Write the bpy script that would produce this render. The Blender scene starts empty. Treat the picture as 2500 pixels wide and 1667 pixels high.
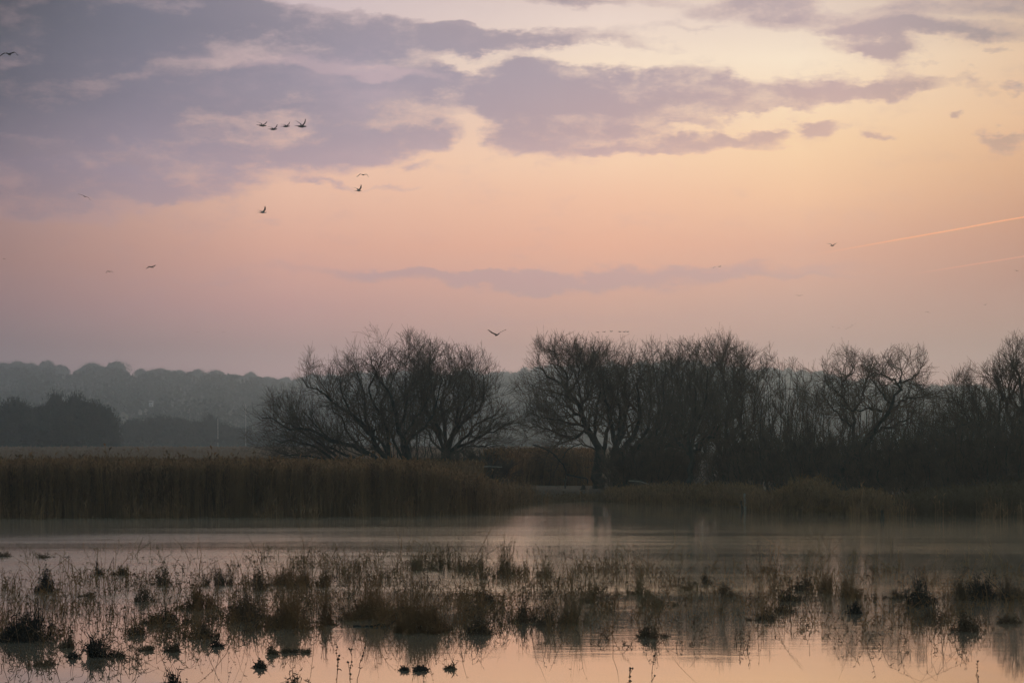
import bpy, math, random
import numpy as np
from mathutils import Vector, Matrix

# ------------------------------------------------------------------ camera
SC = bpy.context.scene
COL = SC.collection
H = 2.5                 # eye height above the water (m)
F = 5903.0              # focal length in photograph pixels (2500 wide)
HY = 1085.0             # horizon row in the photograph


def X(px, d):
    return (px - 1250.0) / F * d


def Z(py, d):
    return H - (py - HY) / F * d


def dist(py):            # distance of a point of the water surface
    return H * F / (py - HY)


cam = bpy.data.cameras.new("camera")
cam.lens = 36.0 * F / 2500.0
cam.sensor_width = 36.0
cam.shift_y = (HY - 833.5) / 2500.0
cam.clip_start = 0.5
cam.clip_end = 9000
camo = bpy.data.objects.new("camera", cam)
camo.location = (0, 0, H)
camo.rotation_euler = (math.radians(90), 0, 0)
COL.objects.link(camo)
SC.camera = camo


def lin(c):
    r = []
    for v in c:
        v = v / 255.0
        r.append(v / 12.92 if v <= 0.04045 else ((v + 0.055) / 1.055) ** 2.4)
    return (r[0], r[1], r[2], 1.0)


# ------------------------------------------------------------------ render look
SC.render.engine = "CYCLES"
SC.view_settings.view_transform = "Standard"
SC.view_settings.look = "None"
SC.view_settings.exposure = 0.0
SC.view_settings.gamma = 1.0
SC.view_settings.use_curve_mapping = False
cy = SC.cycles
cy.max_bounces = 8
cy.diffuse_bounces = 2
cy.glossy_bounces = 3
cy.transmission_bounces = 2
cy.volume_bounces = 5
cy.transparent_max_bounces = 8
cy.sample_clamp_indirect = 4.0
cy.use_denoising = True
try:
    cy.denoiser = "OPENIMAGEDENOISE"
    cy.denoising_input_passes = "RGB_ALBEDO_NORMAL"
    cy.denoising_prefilter = "ACCURATE"
except Exception:
    pass

# ------------------------------------------------------------------ world: dawn sky with clouds
W = bpy.data.worlds.new("World")
SC.world = W
W.use_nodes = True
NT = W.node_tree
NT.nodes.clear()
LK = NT.links


def N(t, **kw):
    n = NT.nodes.new(t)
    for k, v in kw.items():
        setattr(n, k, v)
    return n


def setin(n, i, v):
    if isinstance(v, bpy.types.NodeSocket):
        LK.new(v, n.inputs[i])
    else:
        n.inputs[i].default_value = v


def M(op, a, b=0.0, c=None, clamp=False):
    n = N("ShaderNodeMath", operation=op, use_clamp=clamp)
    setin(n, 0, a)
    setin(n, 1, b)
    if c is not None:
        setin(n, 2, c)
    return n.outputs[0]


def mixc(f, a, b, bt="MIX"):
    n = N("ShaderNodeMix", data_type="RGBA", blend_type=bt)
    setin(n, 0, f)
    setin(n, 6, a)
    setin(n, 7, b)
    return n.outputs[2]


def maprange(v, a, b, c=0.0, d=1.0, smooth=False):
    n = N("ShaderNodeMapRange", interpolation_type="SMOOTHSTEP" if smooth else "LINEAR")
    setin(n, 0, v)
    for i, q in enumerate((a, b, c, d)):
        n.inputs[1 + i].default_value = q
    return n.outputs[0]


def ramp(f, stops, interp="LINEAR"):
    n = N("ShaderNodeValToRGB")
    n.color_ramp.interpolation = interp
    el = n.color_ramp.elements
    stops = sorted(stops)
    while len(el) < len(stops):
        el.new(0.5)
    for e, (p, c) in zip(el, stops):
        e.position = p
    for e, (p, c) in zip(el, stops):
        e.color = c if len(c) == 4 else lin(c)
    setin(n, 0, f)
    return n.outputs[0]


K = F / 1000.0


def S(px, py):          # direction of the sky as (azimuth, elevation), scaled
    u = (px - 1250) / F
    v = (HY - py) / F
    return (math.atan(u) * K, math.atan(v / math.sqrt(1 + u * u)) * K)


tc = N("ShaderNodeTexCoord")
sep = N("ShaderNodeSeparateXYZ")
LK.new(tc.outputs["Generated"], sep.inputs[0])
sx, sy, sz = sep.outputs
hyp = M("SQRT", M("ADD", M("MULTIPLY", sx, sx), M("MULTIPLY", sy, sy)))
AZ = M("MULTIPLY", M("ARCTAN2", sx, sy), K)
EL = M("MULTIPLY", M("ARCTAN2", sz, hyp), K)
comb = N("ShaderNodeCombineXYZ")
LK.new(AZ, comb.inputs[0])
LK.new(EL, comb.inputs[1])
P0 = comb.outputs[0]

ELTOP = 1.6
eln = M("DIVIDE", EL, ELTOP, clamp=True)


def column(stops):
    return ramp(eln, [(max(0.0, min(1.0, S(1250, y)[1] / ELTOP)), c) for y, c in stops])


c0 = column([(1085, (112, 104, 116)), (850, (128, 110, 120)), (750, (142, 114, 119)), (640, (153, 119, 115)),
             (550, (156, 125, 122)), (400, (142, 124, 134)), (200, (122, 112, 126)), (0, (108, 102, 116)), (-400, (95, 95, 115))])
c1 = column([(1085, (145, 135, 142)), (850, (176, 146, 148)), (750, (192, 151, 149)), (600, (216, 167, 148)),
             (480, (228, 184, 160)), (380, (233, 192, 168)), (200, (215, 186, 180)), (0, (205, 185, 190)), (-400, (176, 154, 154))])
c2 = column([(1085, (178, 152, 148)), (850, (198, 160, 149)), (750, (207, 164, 148)), (600, (229, 174, 146)),
             (480, (238, 190, 158)), (400, (244, 204, 170)), (280, (240, 206, 180)), (150, (247, 222, 198)),
             (50, (238, 214, 202)), (0, (228, 204, 194)), (-400, (200, 170, 158))])
c3 = column([(1085, (175, 145, 140)), (850, (188, 155, 146)), (750, (197, 159, 145)), (600, (219, 169, 143)),
             (480, (238, 192, 152)), (350, (246, 208, 164)), (150, (250, 227, 200)), (50, (232, 208, 192)),
             (-400, (205, 174, 158))])
c4 = column([(1085, (150, 124, 120)), (850, (164, 132, 122)), (700, (170, 126, 112)), (560, (190, 138, 110)),
             (420, (212, 163, 122)), (300, (226, 182, 142)), (150, (228, 191, 157)), (0, (192, 167, 155)),
             (-400, (120, 118, 135))])


def cols(lst, f):
    """blend column colours along the azimuth"""
    out = lst[0][1]
    for (p, _), (q, c) in zip(lst[:-1], lst[1:]):
        out = mixc(maprange(f, S(p, HY)[0], S(q, HY)[0]), out, c)
    return out


clear = cols([(0, c0), (700, c1), (1480, c2), (1950, c3), (2500, c4)], AZ)

# cloud shapes: noise-warped soft ellipses
nz1 = N("ShaderNodeTexNoise", noise_dimensions="2D")
nz1.inputs["Scale"].default_value = 7.0
nz1.inputs["Detail"].default_value = 5.0
nz1.inputs["Roughness"].default_value = 0.6
stretch = N("ShaderNodeMapping", vector_type="POINT")
stretch.inputs["Scale"].default_value = (0.55, 1.25, 1)
LK.new(P0, stretch.inputs[0])
LK.new(stretch.outputs[0], nz1.inputs["Vector"])
warp = N("ShaderNodeVectorMath", operation="SUBTRACT")
LK.new(nz1.outputs["Color"], warp.inputs[0])
warp.inputs[1].default_value = (0.5, 0.5, 0.5)
wsc = N("ShaderNodeVectorMath", operation="MULTIPLY")
LK.new(warp.outputs[0], wsc.inputs[0])
wsc.inputs[1].default_value = (0.26, 0.13, 0)
wadd = N("ShaderNodeVectorMath", operation="ADD")
LK.new(P0, wadd.inputs[0])
LK.new(wsc.outputs[0], wadd.inputs[1])
PW = wadd.outputs[0]


def blob(cx, cy_, rx, ry, rot=0.0, w=1.0):
    """w * max(0, 1 - r): soft ellipse in sky directions (photo-pixel sized)"""
    m = N("ShaderNodeMapping", vector_type="TEXTURE")
    a, b = S(cx, cy_)
    m.inputs["Location"].default_value = (a, b, 0)
    m.inputs["Rotation"].default_value = (0, 0, math.radians(rot))
    m.inputs["Scale"].default_value = (rx / 1000.0, ry / 1000.0, 1)
    LK.new(PW, m.inputs[0])
    g = N("ShaderNodeTexGradient", gradient_type="SPHERICAL")
    LK.new(m.outputs[0], g.inputs[0])
    return M("MULTIPLY", g.outputs["Fac"], w)


def total(lst):
    out = None
    for e in lst:
        b = blob(*e)
        out = b if out is None else M("ADD", out, b)
    return out


MAIN = [  # cx, cy, rx, ry, rot, weight
    (150, 60, 900, 260, -4, 1.3), (100, 300, 760, 260, 0, 1.35), (600, 120, 560, 150, -3, 1.2),
    (900, 95, 480, 75, -4, 1.0), (1280, 88, 380, 48, -3, .95), (1150, 225, 720, 130, -1, 1.4), (700, 270, 560, 150, 0, 1.3),
    (640, 350, 520, 90, 3, 1.0), (930, 345, 260, 48, 4, .9), (1330, 300, 220, 120, -8, 1.0), (1330, 345, 210, 50, 0, .7),
    (1620, 232, 360, 66, -4, 1.25), (1890, 234, 260, 52, 3, 1.4), (2040, 213, 130, 44, -8, 1.4), (2180, 218, 180, 28, 5, 1.2),
    (480, 430, 420, 80, 5, .6), (120, 430, 380, 120, 2, .75), (250, 500, 380, 45, 3, .45), (810, 450, 90, 14, -8, .7),
    (1530, 360, 120, 30, 0, 1.1), (1690, 352, 140, 30, 3, 1.3), (1800, 338, 130, 24, -3, 1.1), (1530, 300, 130, 40, -10, .5),
    (1985, 318, 75, 26, 0, .85), (1660, 310, 90, 26, -5, .55), (2140, 328, 48, 15, -5, .75), (2345, 300, 32, 20, 0, .85),
    (2475, 327, 60, 22, -5, .8), (2160, 125, 120, 42, -12, .95), (2410, 130, 42, 16, 0, .65), (2390, 200, 70, 26, -10, .65),
    (2180, 165, 60, 60, 30, .35), (2300, 72, 330, 34, -3, 1.15), (2150, 58, 150, 34, 0, .75), (1900, 30, 330, 42, -4, .75),
    (1700, 70, 220, 18, -2, .4), (2420, 5, 420, 34, 0, 1.1), (1450, 5, 220, 24, 0, .6), (1350, 380, 80, 18, 5, .5),
    (1030, 403, 60, 15, 8, .5), (960, 467, 120, 10, 3, .4), (650, 555, 55, 22, 0, .3), (2490, 215, 30, 18, 0, .6)]
HOLES = [  # bright gaps
    (1120, 302, 150, 70, -18, 1.3), (1130, 142, 170, 32, -3, 1.3), (1420, 140, 260, 36, -4, .9), (1530, 298, 50, 20, -20, .5),
    (190, 352, 220, 32, 0, .9), (400, 412, 230, 46, -14, .6), (1000, 10, 420, 32, -5, 1.0), (1250, 45, 260, 26, -5, .7),
    (1640, 320, 90, 20, 0, .4), (420, 505, 160, 26, 0, .4)]
dens = M("SUBTRACT", total(MAIN), total(HOLES))
nz2 = N("ShaderNodeTexNoise", noise_dimensions="2D")
nz2.inputs["Scale"].default_value = 11.0
nz2.inputs["Detail"].default_value = 7.0
nz2.inputs["Roughness"].default_value = 0.66
LK.new(stretch.outputs[0], nz2.inputs["Vector"])
nzv = M("SUBTRACT", nz2.outputs["Fac"], 0.5)
nz4 = N("ShaderNodeTexNoise", noise_dimensions="2D")
nz4.inputs["Scale"].default_value = 3.6
nz4.inputs["Detail"].default_value = 5.0
nz4.inputs["Roughness"].default_value = 0.55
st4 = N("ShaderNodeMapping", vector_type="POINT")
st4.inputs["Scale"].default_value = (0.5, 2.6, 1)
st4.inputs["Rotation"].default_value = (0, 0, math.radians(4))
st4.inputs["Location"].default_value = (3.1, 1.7, 0)
LK.new(PW, st4.inputs[0])
LK.new(st4.outputs[0], nz4.inputs["Vector"])
streaks = M("SUBTRACT", nz4.outputs["Fac"], 0.5)
capd = M("MULTIPLY", M("SUBTRACT", 1.0, M("EXPONENT", M("MULTIPLY", dens, -2.1))), 0.98)
dens2 = M("ADD", M("ADD", capd, M("MULTIPLY", nzv, 1.15)), M("MULTIPLY", streaks, 1.45))
dens2 = M("MINIMUM", dens2, M("ADD", M("MULTIPLY", dens, 1.9), M("MULTIPLY", nzv, 1.3)))
cmask = maprange(dens2, -0.02, 0.96, 0, 1, smooth=True)

ccol_t = cols([(0, ramp(eln, [(0, (118, 106, 118)), (.33, (132, 113, 124)), (.42, (118, 107, 124)), (.52, (84, 82, 98)), (.6, (78, 77, 92)), (.66, (60, 62, 76)), (1, (60, 64, 78))])),
               (350, ramp(eln, [(0, (150, 130, 140)), (.36, (160, 138, 148)), (.42, (146, 132, 150)), (.52, (120, 113, 132)), (.62, (108, 105, 123)), (1, (100, 100, 120))])),
               (900, ramp(eln, [(0, (175, 150, 152)), (.40, (184, 156, 164)), (.47, (158, 142, 157)), (.56, (148, 138, 157)), (.66, (147, 135, 150)), (1, (110, 108, 124))])),
               (1500, ramp(eln, [(0, (190, 158, 156)), (.43, (196, 162, 162)), (.47, (180, 150, 155)), (.56, (166, 145, 157)), (.66, (168, 148, 156)), (1, (130, 118, 130))])),
               (2050, ramp(eln, [(0, (190, 156, 152)), (.44, (208, 168, 150)), (.55, (188, 156, 158)), (.66, (178, 154, 160)), (1, (120, 116, 130))])),
               (2500, ramp(eln, [(0, (150, 128, 126)), (.44, (186, 148, 126)), (.58, (150, 130, 128)), (.64, (140, 126, 134)), (1, (100, 100, 116))]))], AZ)
# soft light and dark modelling inside the cloud
nz3 = N("ShaderNodeTexNoise", noise_dimensions="2D")
nz3.inputs["Scale"].default_value = 3.2
nz3.inputs["Detail"].default_value = 4.0
LK.new(stretch.outputs[0], nz3.inputs["Vector"])
lit = total([(700, 158, 620, 30, -3, 1.0), (330, 372, 420, 34, 0, .9), (560, 330, 300, 16, 3, .7), (900, 175, 300, 20, -3, .5), (200, 230, 500, 20, -2, .35),
             (1350, 135, 500, 30, 0, .5), (430, 425, 220, 40, -12, .9), (100, 440, 160, 14, 0, .5), (1500, 330, 160, 40, 0, .5)])
litf = M("ADD", M("ADD", M("MULTIPLY", lit, .8), M("MULTIPLY", nzv, 1.3)), M("MULTIPLY", M("SUBTRACT", nz3.outputs["Fac"], .5), 1.6))
lfc = cols([(0, ramp(eln, [(0, (140, 115, 120)), (.55, (112, 104, 118)), (1, (98, 96, 110))])), (900, ramp(eln, [(0, (208, 170, 164)), (.5, (190, 164, 172)), (1, (176, 160, 178))])), (1700, ramp(eln, [(0, (214, 176, 160)), (1, (208, 182, 184))]))], AZ)
ccol = mixc(maprange(litf, 0.05, 0.95, 0, .85, smooth=True), ccol_t, lfc)
drk = total([(550, 270, 700, 60, 0, .8), (550, 80, 600, 50, -5, .7), (1230, 270, 300, 50, 0, .4), (150, 170, 300, 120, 0, .6), (380, 395, 200, 25, 5, .5), (1650, 245, 300, 30, 0, .6), (620, 400, 220, 24, 0, .4)])
ccol = mixc(maprange(M("SUBTRACT", drk, M("MULTIPLY", nzv, .9)), 0.1, 1.0, 0, .5, smooth=True), ccol, mixc(.14, ccol_t, lin((60, 66, 96))))
rim = M("MULTIPLY", M("MULTIPLY", cmask, M("SUBTRACT", 1.0, cmask)), 1.3)
ccol = mixc(rim, ccol, mixc(.5, clear, lin((226, 178, 166))))
sky = mixc(M("MULTIPLY", cmask, 0.97), clear, ccol)

# thin veil bands low in the sky
veil = total([(1150, 680, 640, 30, -2, 1.2), (1080, 668, 330, 14, -1, .7), (1650, 672, 560, 28, 2, 1.2), (2000, 678, 240, 14, -3, .6),
              (480, 690, 460, 10, 0, .3), (1400, 780, 700, 30, 0, .3), (300, 760, 300, 40, 0, .3), (1250, 662, 160, 12, 0, .5)])
vm = maprange(M("ADD", veil, M("MULTIPLY", nzv, 0.5)), -0.05, 1.1, 0, .75, smooth=True)
sky = mixc(vm, sky, mixc(.6, ccol_t, lin((172, 144, 154))))


def trail(xa, ya, xb, yb, wid, amp):
    """a distant vapour trail: a line along the sky from a to b"""
    a = S(xa, ya)
    b = S(xb, yb)
    dx, dy = b[0] - a[0], b[1] - a[1]
    L = math.hypot(dx, dy)
    dx, dy = dx / L, dy / L
    rx = M("SUBTRACT", AZ, a[0])
    ry = M("SUBTRACT", EL, a[1])
    t = M("ADD", M("MULTIPLY", rx, dx), M("MULTIPLY", ry, dy))
    s = M("SUBTRACT", M("MULTIPLY", ry, dx), M("MULTIPLY", rx, dy))
    s = M("ADD", s, M("MULTIPLY", M("SUBTRACT", nz2.outputs["Fac"], .5), wid * .9))
    core = maprange(M("ABSOLUTE", s), wid * 0.15, wid, 1, 0, smooth=True)
    along = maprange(t, -L * .1, L * .6, 0, amp, smooth=True)
    end = maprange(t, L * 2.6, L * 3.2, 1, 0)
    return M("MULTIPLY", M("MULTIPLY", core, along), end)


sky = mixc(trail(1985, 622, 2500, 530, .0027, .8), sky, lin((252, 178, 118)))
sky = mixc(trail(2215, 671, 2500, 626, .0028, .6), sky, lin((222, 160, 130)))

# away from the lit quarter the sky turns to a dim blue-grey
far_az = maprange(M("ABSOLUTE", AZ), K * 0.3, K * 1.9, 0, 1, smooth=True)
sky = mixc(far_az, sky, lin((86, 116, 122)))
high = maprange(EL, 1.35, K * 1.1, 0, 1, smooth=True)
sky = mixc(high, sky, lin((118, 136, 146)))
# added bright lobe, unseen above the view, to light haze, plants and water
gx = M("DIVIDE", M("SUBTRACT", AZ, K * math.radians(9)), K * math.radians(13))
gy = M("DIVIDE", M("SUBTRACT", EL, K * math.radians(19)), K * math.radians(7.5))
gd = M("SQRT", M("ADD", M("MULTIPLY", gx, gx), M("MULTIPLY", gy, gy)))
added_glow = maprange(gd, 0.0, 1.15, 1.0, 0.0, smooth=True)
sky = mixc(added_glow, sky, (4.2, 3.3, 2.5, 1))
nishita = N("ShaderNodeTexSky", sky_type="NISHITA")
nishita.sun_disc = False
nishita.sun_elevation = math.radians(9)
nishita.sun_rotation = math.radians(48)
nishita.altitude = 20
nishita.dust_density = 4
sky = mixc(0.0008, sky, nishita.outputs[0], "ADD")
# the low air dims what is behind it, so the sky itself is brighter towards the horizon
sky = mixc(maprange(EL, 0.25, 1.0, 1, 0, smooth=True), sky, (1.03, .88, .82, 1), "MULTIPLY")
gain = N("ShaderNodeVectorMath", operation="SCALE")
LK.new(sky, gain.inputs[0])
LK.new(M("ADD", maprange(EL, 0.0, 1.0, 1.62, 1.10), maprange(EL, 0.0, 0.24, 1.2, 0.0)), gain.inputs["Scale"])  # last term: unseen bright band added behind the hills to light the haze
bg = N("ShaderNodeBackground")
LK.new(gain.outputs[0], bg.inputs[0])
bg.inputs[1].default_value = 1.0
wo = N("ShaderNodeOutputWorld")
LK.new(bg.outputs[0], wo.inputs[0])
W.cycles.sampling_method = "MANUAL"
W.cycles.sample_map_resolution = 512

# ------------------------------------------------------------------ sun: low, ahead on the right, veiled by cloud
sun = bpy.data.lights.new("sun", "SUN")
sun.energy = 0.5
sun.angle = math.radians(12)
sun.color = (1.0, 0.72, 0.5)
suno = bpy.data.objects.new("sun", sun)
sd = Vector((math.sin(math.radians(48)) * math.cos(math.radians(9)), math.cos(math.radians(48)) * math.cos(math.radians(9)), math.sin(math.radians(9))))
suno.rotation_euler = sd.to_track_quat("Z", "Y").to_euler()
suno.location = (30, 60, 60)
COL.objects.link(suno)

# ------------------------------------------------------------------ helpers
rng = np.random.default_rng(11)
random.seed(5)


def tag(o, label=None, cat=None, group=None, kind=None):
    if label:
        o["label"] = label
    if cat:
        o["category"] = cat
    if group:
        o["group"] = group
    if kind:
        o["kind"] = kind
    return o


def mesh_data(name, V, polys, mat, smooth=False):
    """V (n,3); polys: list of int arrays (m,k)"""
    me = bpy.data.meshes.new(name)
    V = np.asarray(V, np.float32).reshape(-1, 3)
    polys = [np.asarray(p, np.int32) for p in polys if len(p)]
    me.vertices.add(len(V))
    me.vertices.foreach_set("co", V.ravel())
    idx = np.concatenate([p.ravel() for p in polys])
    tot = np.concatenate([np.full(len(p), p.shape[1], np.int32) for p in polys])
    st = np.concatenate([[0], np.cumsum(tot)[:-1]]).astype(np.int32)
    me.loops.add(len(idx))
    me.loops.foreach_set("vertex_index", idx)
    me.polygons.add(len(tot))
    me.polygons.foreach_set("loop_start", st)
    me.polygons.foreach_set("loop_total", tot)
    if smooth:
        me.polygons.foreach_set("use_smooth", np.ones(len(tot), bool))
    me.update(calc_edges=True)
    if mat:
        me.materials.append(mat)
    return me


def link(name, me, parent=None, loc=None):
    o = bpy.data.objects.new(name, me)
    COL.objects.link(o)
    if parent:
        o.parent = parent
    if loc is not None:
        o.location = loc
    return o


def empty(name, loc, rz=0.0):
    o = bpy.data.objects.new(name, None)
    o.empty_display_size = 0.3
    o.location = loc
    o.rotation_euler = (0, 0, rz)
    COL.objects.link(o)
    return o


def norm(v):
    return v / np.maximum(np.linalg.norm(v, axis=-1, keepdims=True), 1e-9)


def tubes(P, R, k=3):
    """P (N,n,3) centre lines, R (N,n) radii -> verts, [quads]"""
    Nn, n, _ = P.shape
    T = np.empty_like(P)
    T[:, 1:-1] = P[:, 2:] - P[:, :-2]
    T[:, 0] = P[:, 1] - P[:, 0]
    T[:, -1] = P[:, -1] - P[:, -2]
    T = norm(T)
    ref = np.tile(np.array([0.31, 0.87, 0.38]), (Nn, 1))
    par = np.abs((T[:, 0] * ref).sum(-1)) > 0.93
    ref[par] = (0.9, -0.1, 0.4)
    U = norm(np.cross(T, ref[:, None, :]))
    Wv = np.cross(T, U)
    a = np.arange(k) * 2 * np.pi / k
    ring = (U[:, :, None, :] * np.cos(a)[None, None, :, None] + Wv[:, :, None, :] * np.sin(a)[None, None, :, None])
    V = P[:, :, None, :] + ring * R[:, :, None, None]
    V = V.reshape(-1, 3)
    base = (np.arange(Nn) * n * k)[:, None, None]
    i = (np.arange(n - 1) * k)[None, :, None]
    j = np.arange(k)[None, None, :]
    j2 = (np.arange(k) + 1) % k
    j2 = j2[None, None, :]
    q = np.stack([base + i + j, base + i + j2, base + i + k + j2, base + i + k + j], -1).reshape(-1, 4)
    return V, q


class Geo:
    """collects vertices and faces for one mesh"""

    def __init__(self):
        self.V, self.Q, self.T, self.n = [], [], [], 0

    def add(self, V, Q=None, T=None):
        V = np.asarray(V, float).reshape(-1, 3)
        if Q is not None and len(Q):
            self.Q.append(np.asarray(Q) + self.n)
        if T is not None and len(T):
            self.T.append(np.asarray(T) + self.n)
        self.V.append(V)
        self.n += len(V)

    def tube(self, P, R, k=3):
        P = np.asarray(P, float)
        R = np.asarray(R, float)
        if P.ndim == 2:
            P, R = P[None], R[None]
        V, q = tubes(P, R, k)
        self.add(V, q)

    def me(self, name, mat, smooth=False):
        ps = []
        if self.Q:
            ps.append(np.concatenate(self.Q))
        if self.T:
            ps.append(np.concatenate(self.T))
        return mesh_data(name, np.concatenate(self.V), ps, mat, smooth)


def spline(pts, n):
    """Catmull-Rom resample of control points"""
    p = np.asarray(pts, float)
    if len(p) == 2:
        t = np.linspace(0, 1, n)[:, None]
        return p[0] * (1 - t) + p[1] * t
    q = np.vstack([2 * p[0] - p[1], p, 2 * p[-1] - p[-2]])
    seg = np.linalg.norm(np.diff(p, axis=0), axis=1)
    cum = np.concatenate([[0], np.cumsum(seg)])
    s = np.linspace(0, cum[-1], n)
    out = []
    for v in s:
        i = min(len(seg) - 1, max(0, int(np.searchsorted(cum, v, side="right") - 1)))
        t = (v - cum[i]) / max(seg[i], 1e-9)
        a, b, c, d = q[i], q[i + 1], q[i + 2], q[i + 3]
        out.append(0.5 * ((2 * b) + (-a + c) * t + (2 * a - 5 * b + 4 * c - d) * t * t + (-a + 3 * b - 3 * c + d) * t ** 3))
    return np.array(out)


def grow(P, R, m, t0, t1, ang, L, n, up, wig, rr, r_end, zmin=None, r=rng):
    """m child shoots on each parent line. ang: (lo,hi) degrees, L: (lo,hi) metres (shorter towards the tip)"""
    Nn, np_, _ = P.shape
    t = t0 + (t1 - t0) * ((np.arange(m)[None, :] + r.random((Nn, m))) / m)
    s = t * (np_ - 1)
    i = np.clip(s.astype(int), 0, np_ - 2)
    f = (s - i)[..., None]
    row = np.arange(Nn)[:, None]
    A, B = P[row, i], P[row, i + 1]
    pos = A * (1 - f) + B * f
    rad = R[row, i] * (1 - f[..., 0]) + R[row, i + 1] * f[..., 0]
    d = norm(B - A)
    rv = norm(r.normal(size=pos.shape))
    perp = norm(np.cross(d, rv))
    an = np.radians(r.uniform(ang[0], ang[1], (Nn, m)))[..., None]
    dr = norm(d * np.cos(an) + perp * np.sin(an) + np.array([0, 0, up * .5]))
    ln = r.uniform(L[0], L[1], (Nn, m)) * (1.0 - 0.45 * t)
    pos, rad, dr, ln = pos.reshape(-1, 3), rad.reshape(-1), dr.reshape(-1, 3), ln.reshape(-1)
    C = np.empty((len(pos), n, 3))
    C[:, 0] = pos
    step = ln / (n - 1)
    cur = dr
    for k in range(1, n):
        cur = norm(cur + r.normal(size=cur.shape) * wig + np.array([0, 0, up / (n - 1)]))
        C[:, k] = C[:, k - 1] + cur * step[:, None]
    if zmin is not None:
        C[..., 2] = np.maximum(C[..., 2], zmin)
    R0 = np.minimum(rad * rr, rad * .9)
    tt = np.linspace(0, 1, n)[None, :]
    RC = R0[:, None] * (1 - tt) + r_end * tt
    return C, np.maximum(RC, r_end)


def fit(C, R, over=0.0, r=rng):
    """keep shoots under the trees' natural outline: over-long ones are shortened or dropped"""
    y_ = C[..., 1]
    px = 1250 + C[:, -1, 0] / C[:, -1, 1] * F
    lim = H + (HY - (np.interp(px, OUT[:, 0], OUT[:, 1]) + r.normal(0, 11, len(px)) - over)) / F * C[:, -1, 1]
    z0_, z1_ = C[:, 0, 2], C[:, -1, 2]
    f = np.where(z1_ > lim, (lim - z0_) / np.maximum(z1_ - z0_, 1e-3), 1.0)
    keep = f > .22
    f = np.clip(f[keep], .2, 1)[:, None, None]
    C = C[keep]
    return C[:, :1] + (C - C[:, :1]) * f, R[keep]


OUT = np.array([(560, 985), (600, 968), (633, 958), (699, 950), (722, 885), (749, 850), (786, 843), (825, 830), (862, 812), (895, 805), (938, 806), (971, 804),
                (1028, 811), (1048, 832), (1077, 840), (1107, 843), (1137, 854), (1170, 858), (1177, 843), (1184, 858), (1197, 870), (1213, 892), (1247, 906), (1257, 930),
                (1270, 900), (1283, 870), (1303, 832), (1333, 811), (1356, 817), (1386, 824), (1425, 833), (1462, 836), (1488, 840), (1525, 830), (1565, 838),
                (1591, 820), (1628, 830), (1664, 836), (1697, 840), (1730, 828), (1757, 810), (1790, 834), (1817, 842), (1833, 858), (1863, 858), (1880, 842),
                (1896, 826), (1926, 850), (1946, 863), (1972, 876), (1992, 893), (2025, 860), (2042, 840), (2065, 853), (2082, 866), (2115, 863), (2145, 880),
                (2185, 850), (2231, 856), (2261, 853), (2271, 893), (2304, 919), (2337, 916), (2364, 896), (2390, 903), (2407, 890), (2437, 870), (2447, 840),
                (2470, 826), (2500, 826), (2700, 840)], float)


# ------------------------------------------------------------------ materials
def material(name, c1, c2, scale=3.0, rough=0.9, spec=0.15, trans=0.0, bump=0.0, per_object=0.0, zs=1.0):
    m = bpy.data.materials.new(name)
    m.use_nodes = True
    nt = m.node_tree
    b = nt.nodes["Principled BSDF"]
    tcn = nt.nodes.new("ShaderNodeTexCoord")
    nz = nt.nodes.new("ShaderNodeTexNoise")
    nz.inputs["Scale"].default_value = scale
    nz.inputs["Detail"].default_value = 4
    mpz = nt.nodes.new("ShaderNodeMapping")
    mpz.inputs["Scale"].default_value = (1, 1, zs)
    nt.links.new(tcn.outputs["Object"], mpz.inputs[0])
    nt.links.new(mpz.outputs[0], nz.inputs["Vector"])
    rp = nt.nodes.new("ShaderNodeValToRGB")
    rp.color_ramp.elements[0].position = 0.32
    rp.color_ramp.elements[1].position = 0.68
    rp.color_ramp.elements[0].color = (*c1, 1)
    rp.color_ramp.elements[1].color = (*c2, 1)
    nt.links.new(nz.outputs["Fac"], rp.inputs[0])
    out = rp.outputs[0]
    if per_object:
        oi = nt.nodes.new("ShaderNodeObjectInfo")
        mr = nt.nodes.new("ShaderNodeMapRange")
        mr.inputs[3].default_value = 1 - per_object
        mr.inputs[4].default_value = 1 + per_object
        nt.links.new(oi.outputs["Random"], mr.inputs[0])
        mx = nt.nodes.new("ShaderNodeVectorMath")
        mx.operation = "SCALE"
        nt.links.new(out, mx.inputs[0])
        nt.links.new(mr.outputs[0], mx.inputs["Scale"])
        out = mx.outputs[0]
    nt.links.new(out, b.inputs["Base Color"])
    b.inputs["Roughness"].default_value = rough
    b.inputs["Specular IOR Level"].default_value = spec
    if bump:
        bn = nt.nodes.new("ShaderNodeBump")
        bn.inputs["Strength"].default_value = bump
        nt.links.new(nz.outputs["Fac"], bn.inputs["Height"])
        nt.links.new(bn.outputs[0], b.inputs["Normal"])
    if trans:
        t = nt.nodes.new("ShaderNodeBsdfTranslucent")
        nt.links.new(out, t.inputs[0])
        mx = nt.nodes.new("ShaderNodeMixShader")
        mx.inputs[0].default_value = trans
        nt.links.new(b.outputs[0], mx.inputs[1])
        nt.links.new(t.outputs[0], mx.inputs[2])
        nt.links.new(mx.outputs[0], nt.nodes["Material Output"].inputs[0])
    return m


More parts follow.
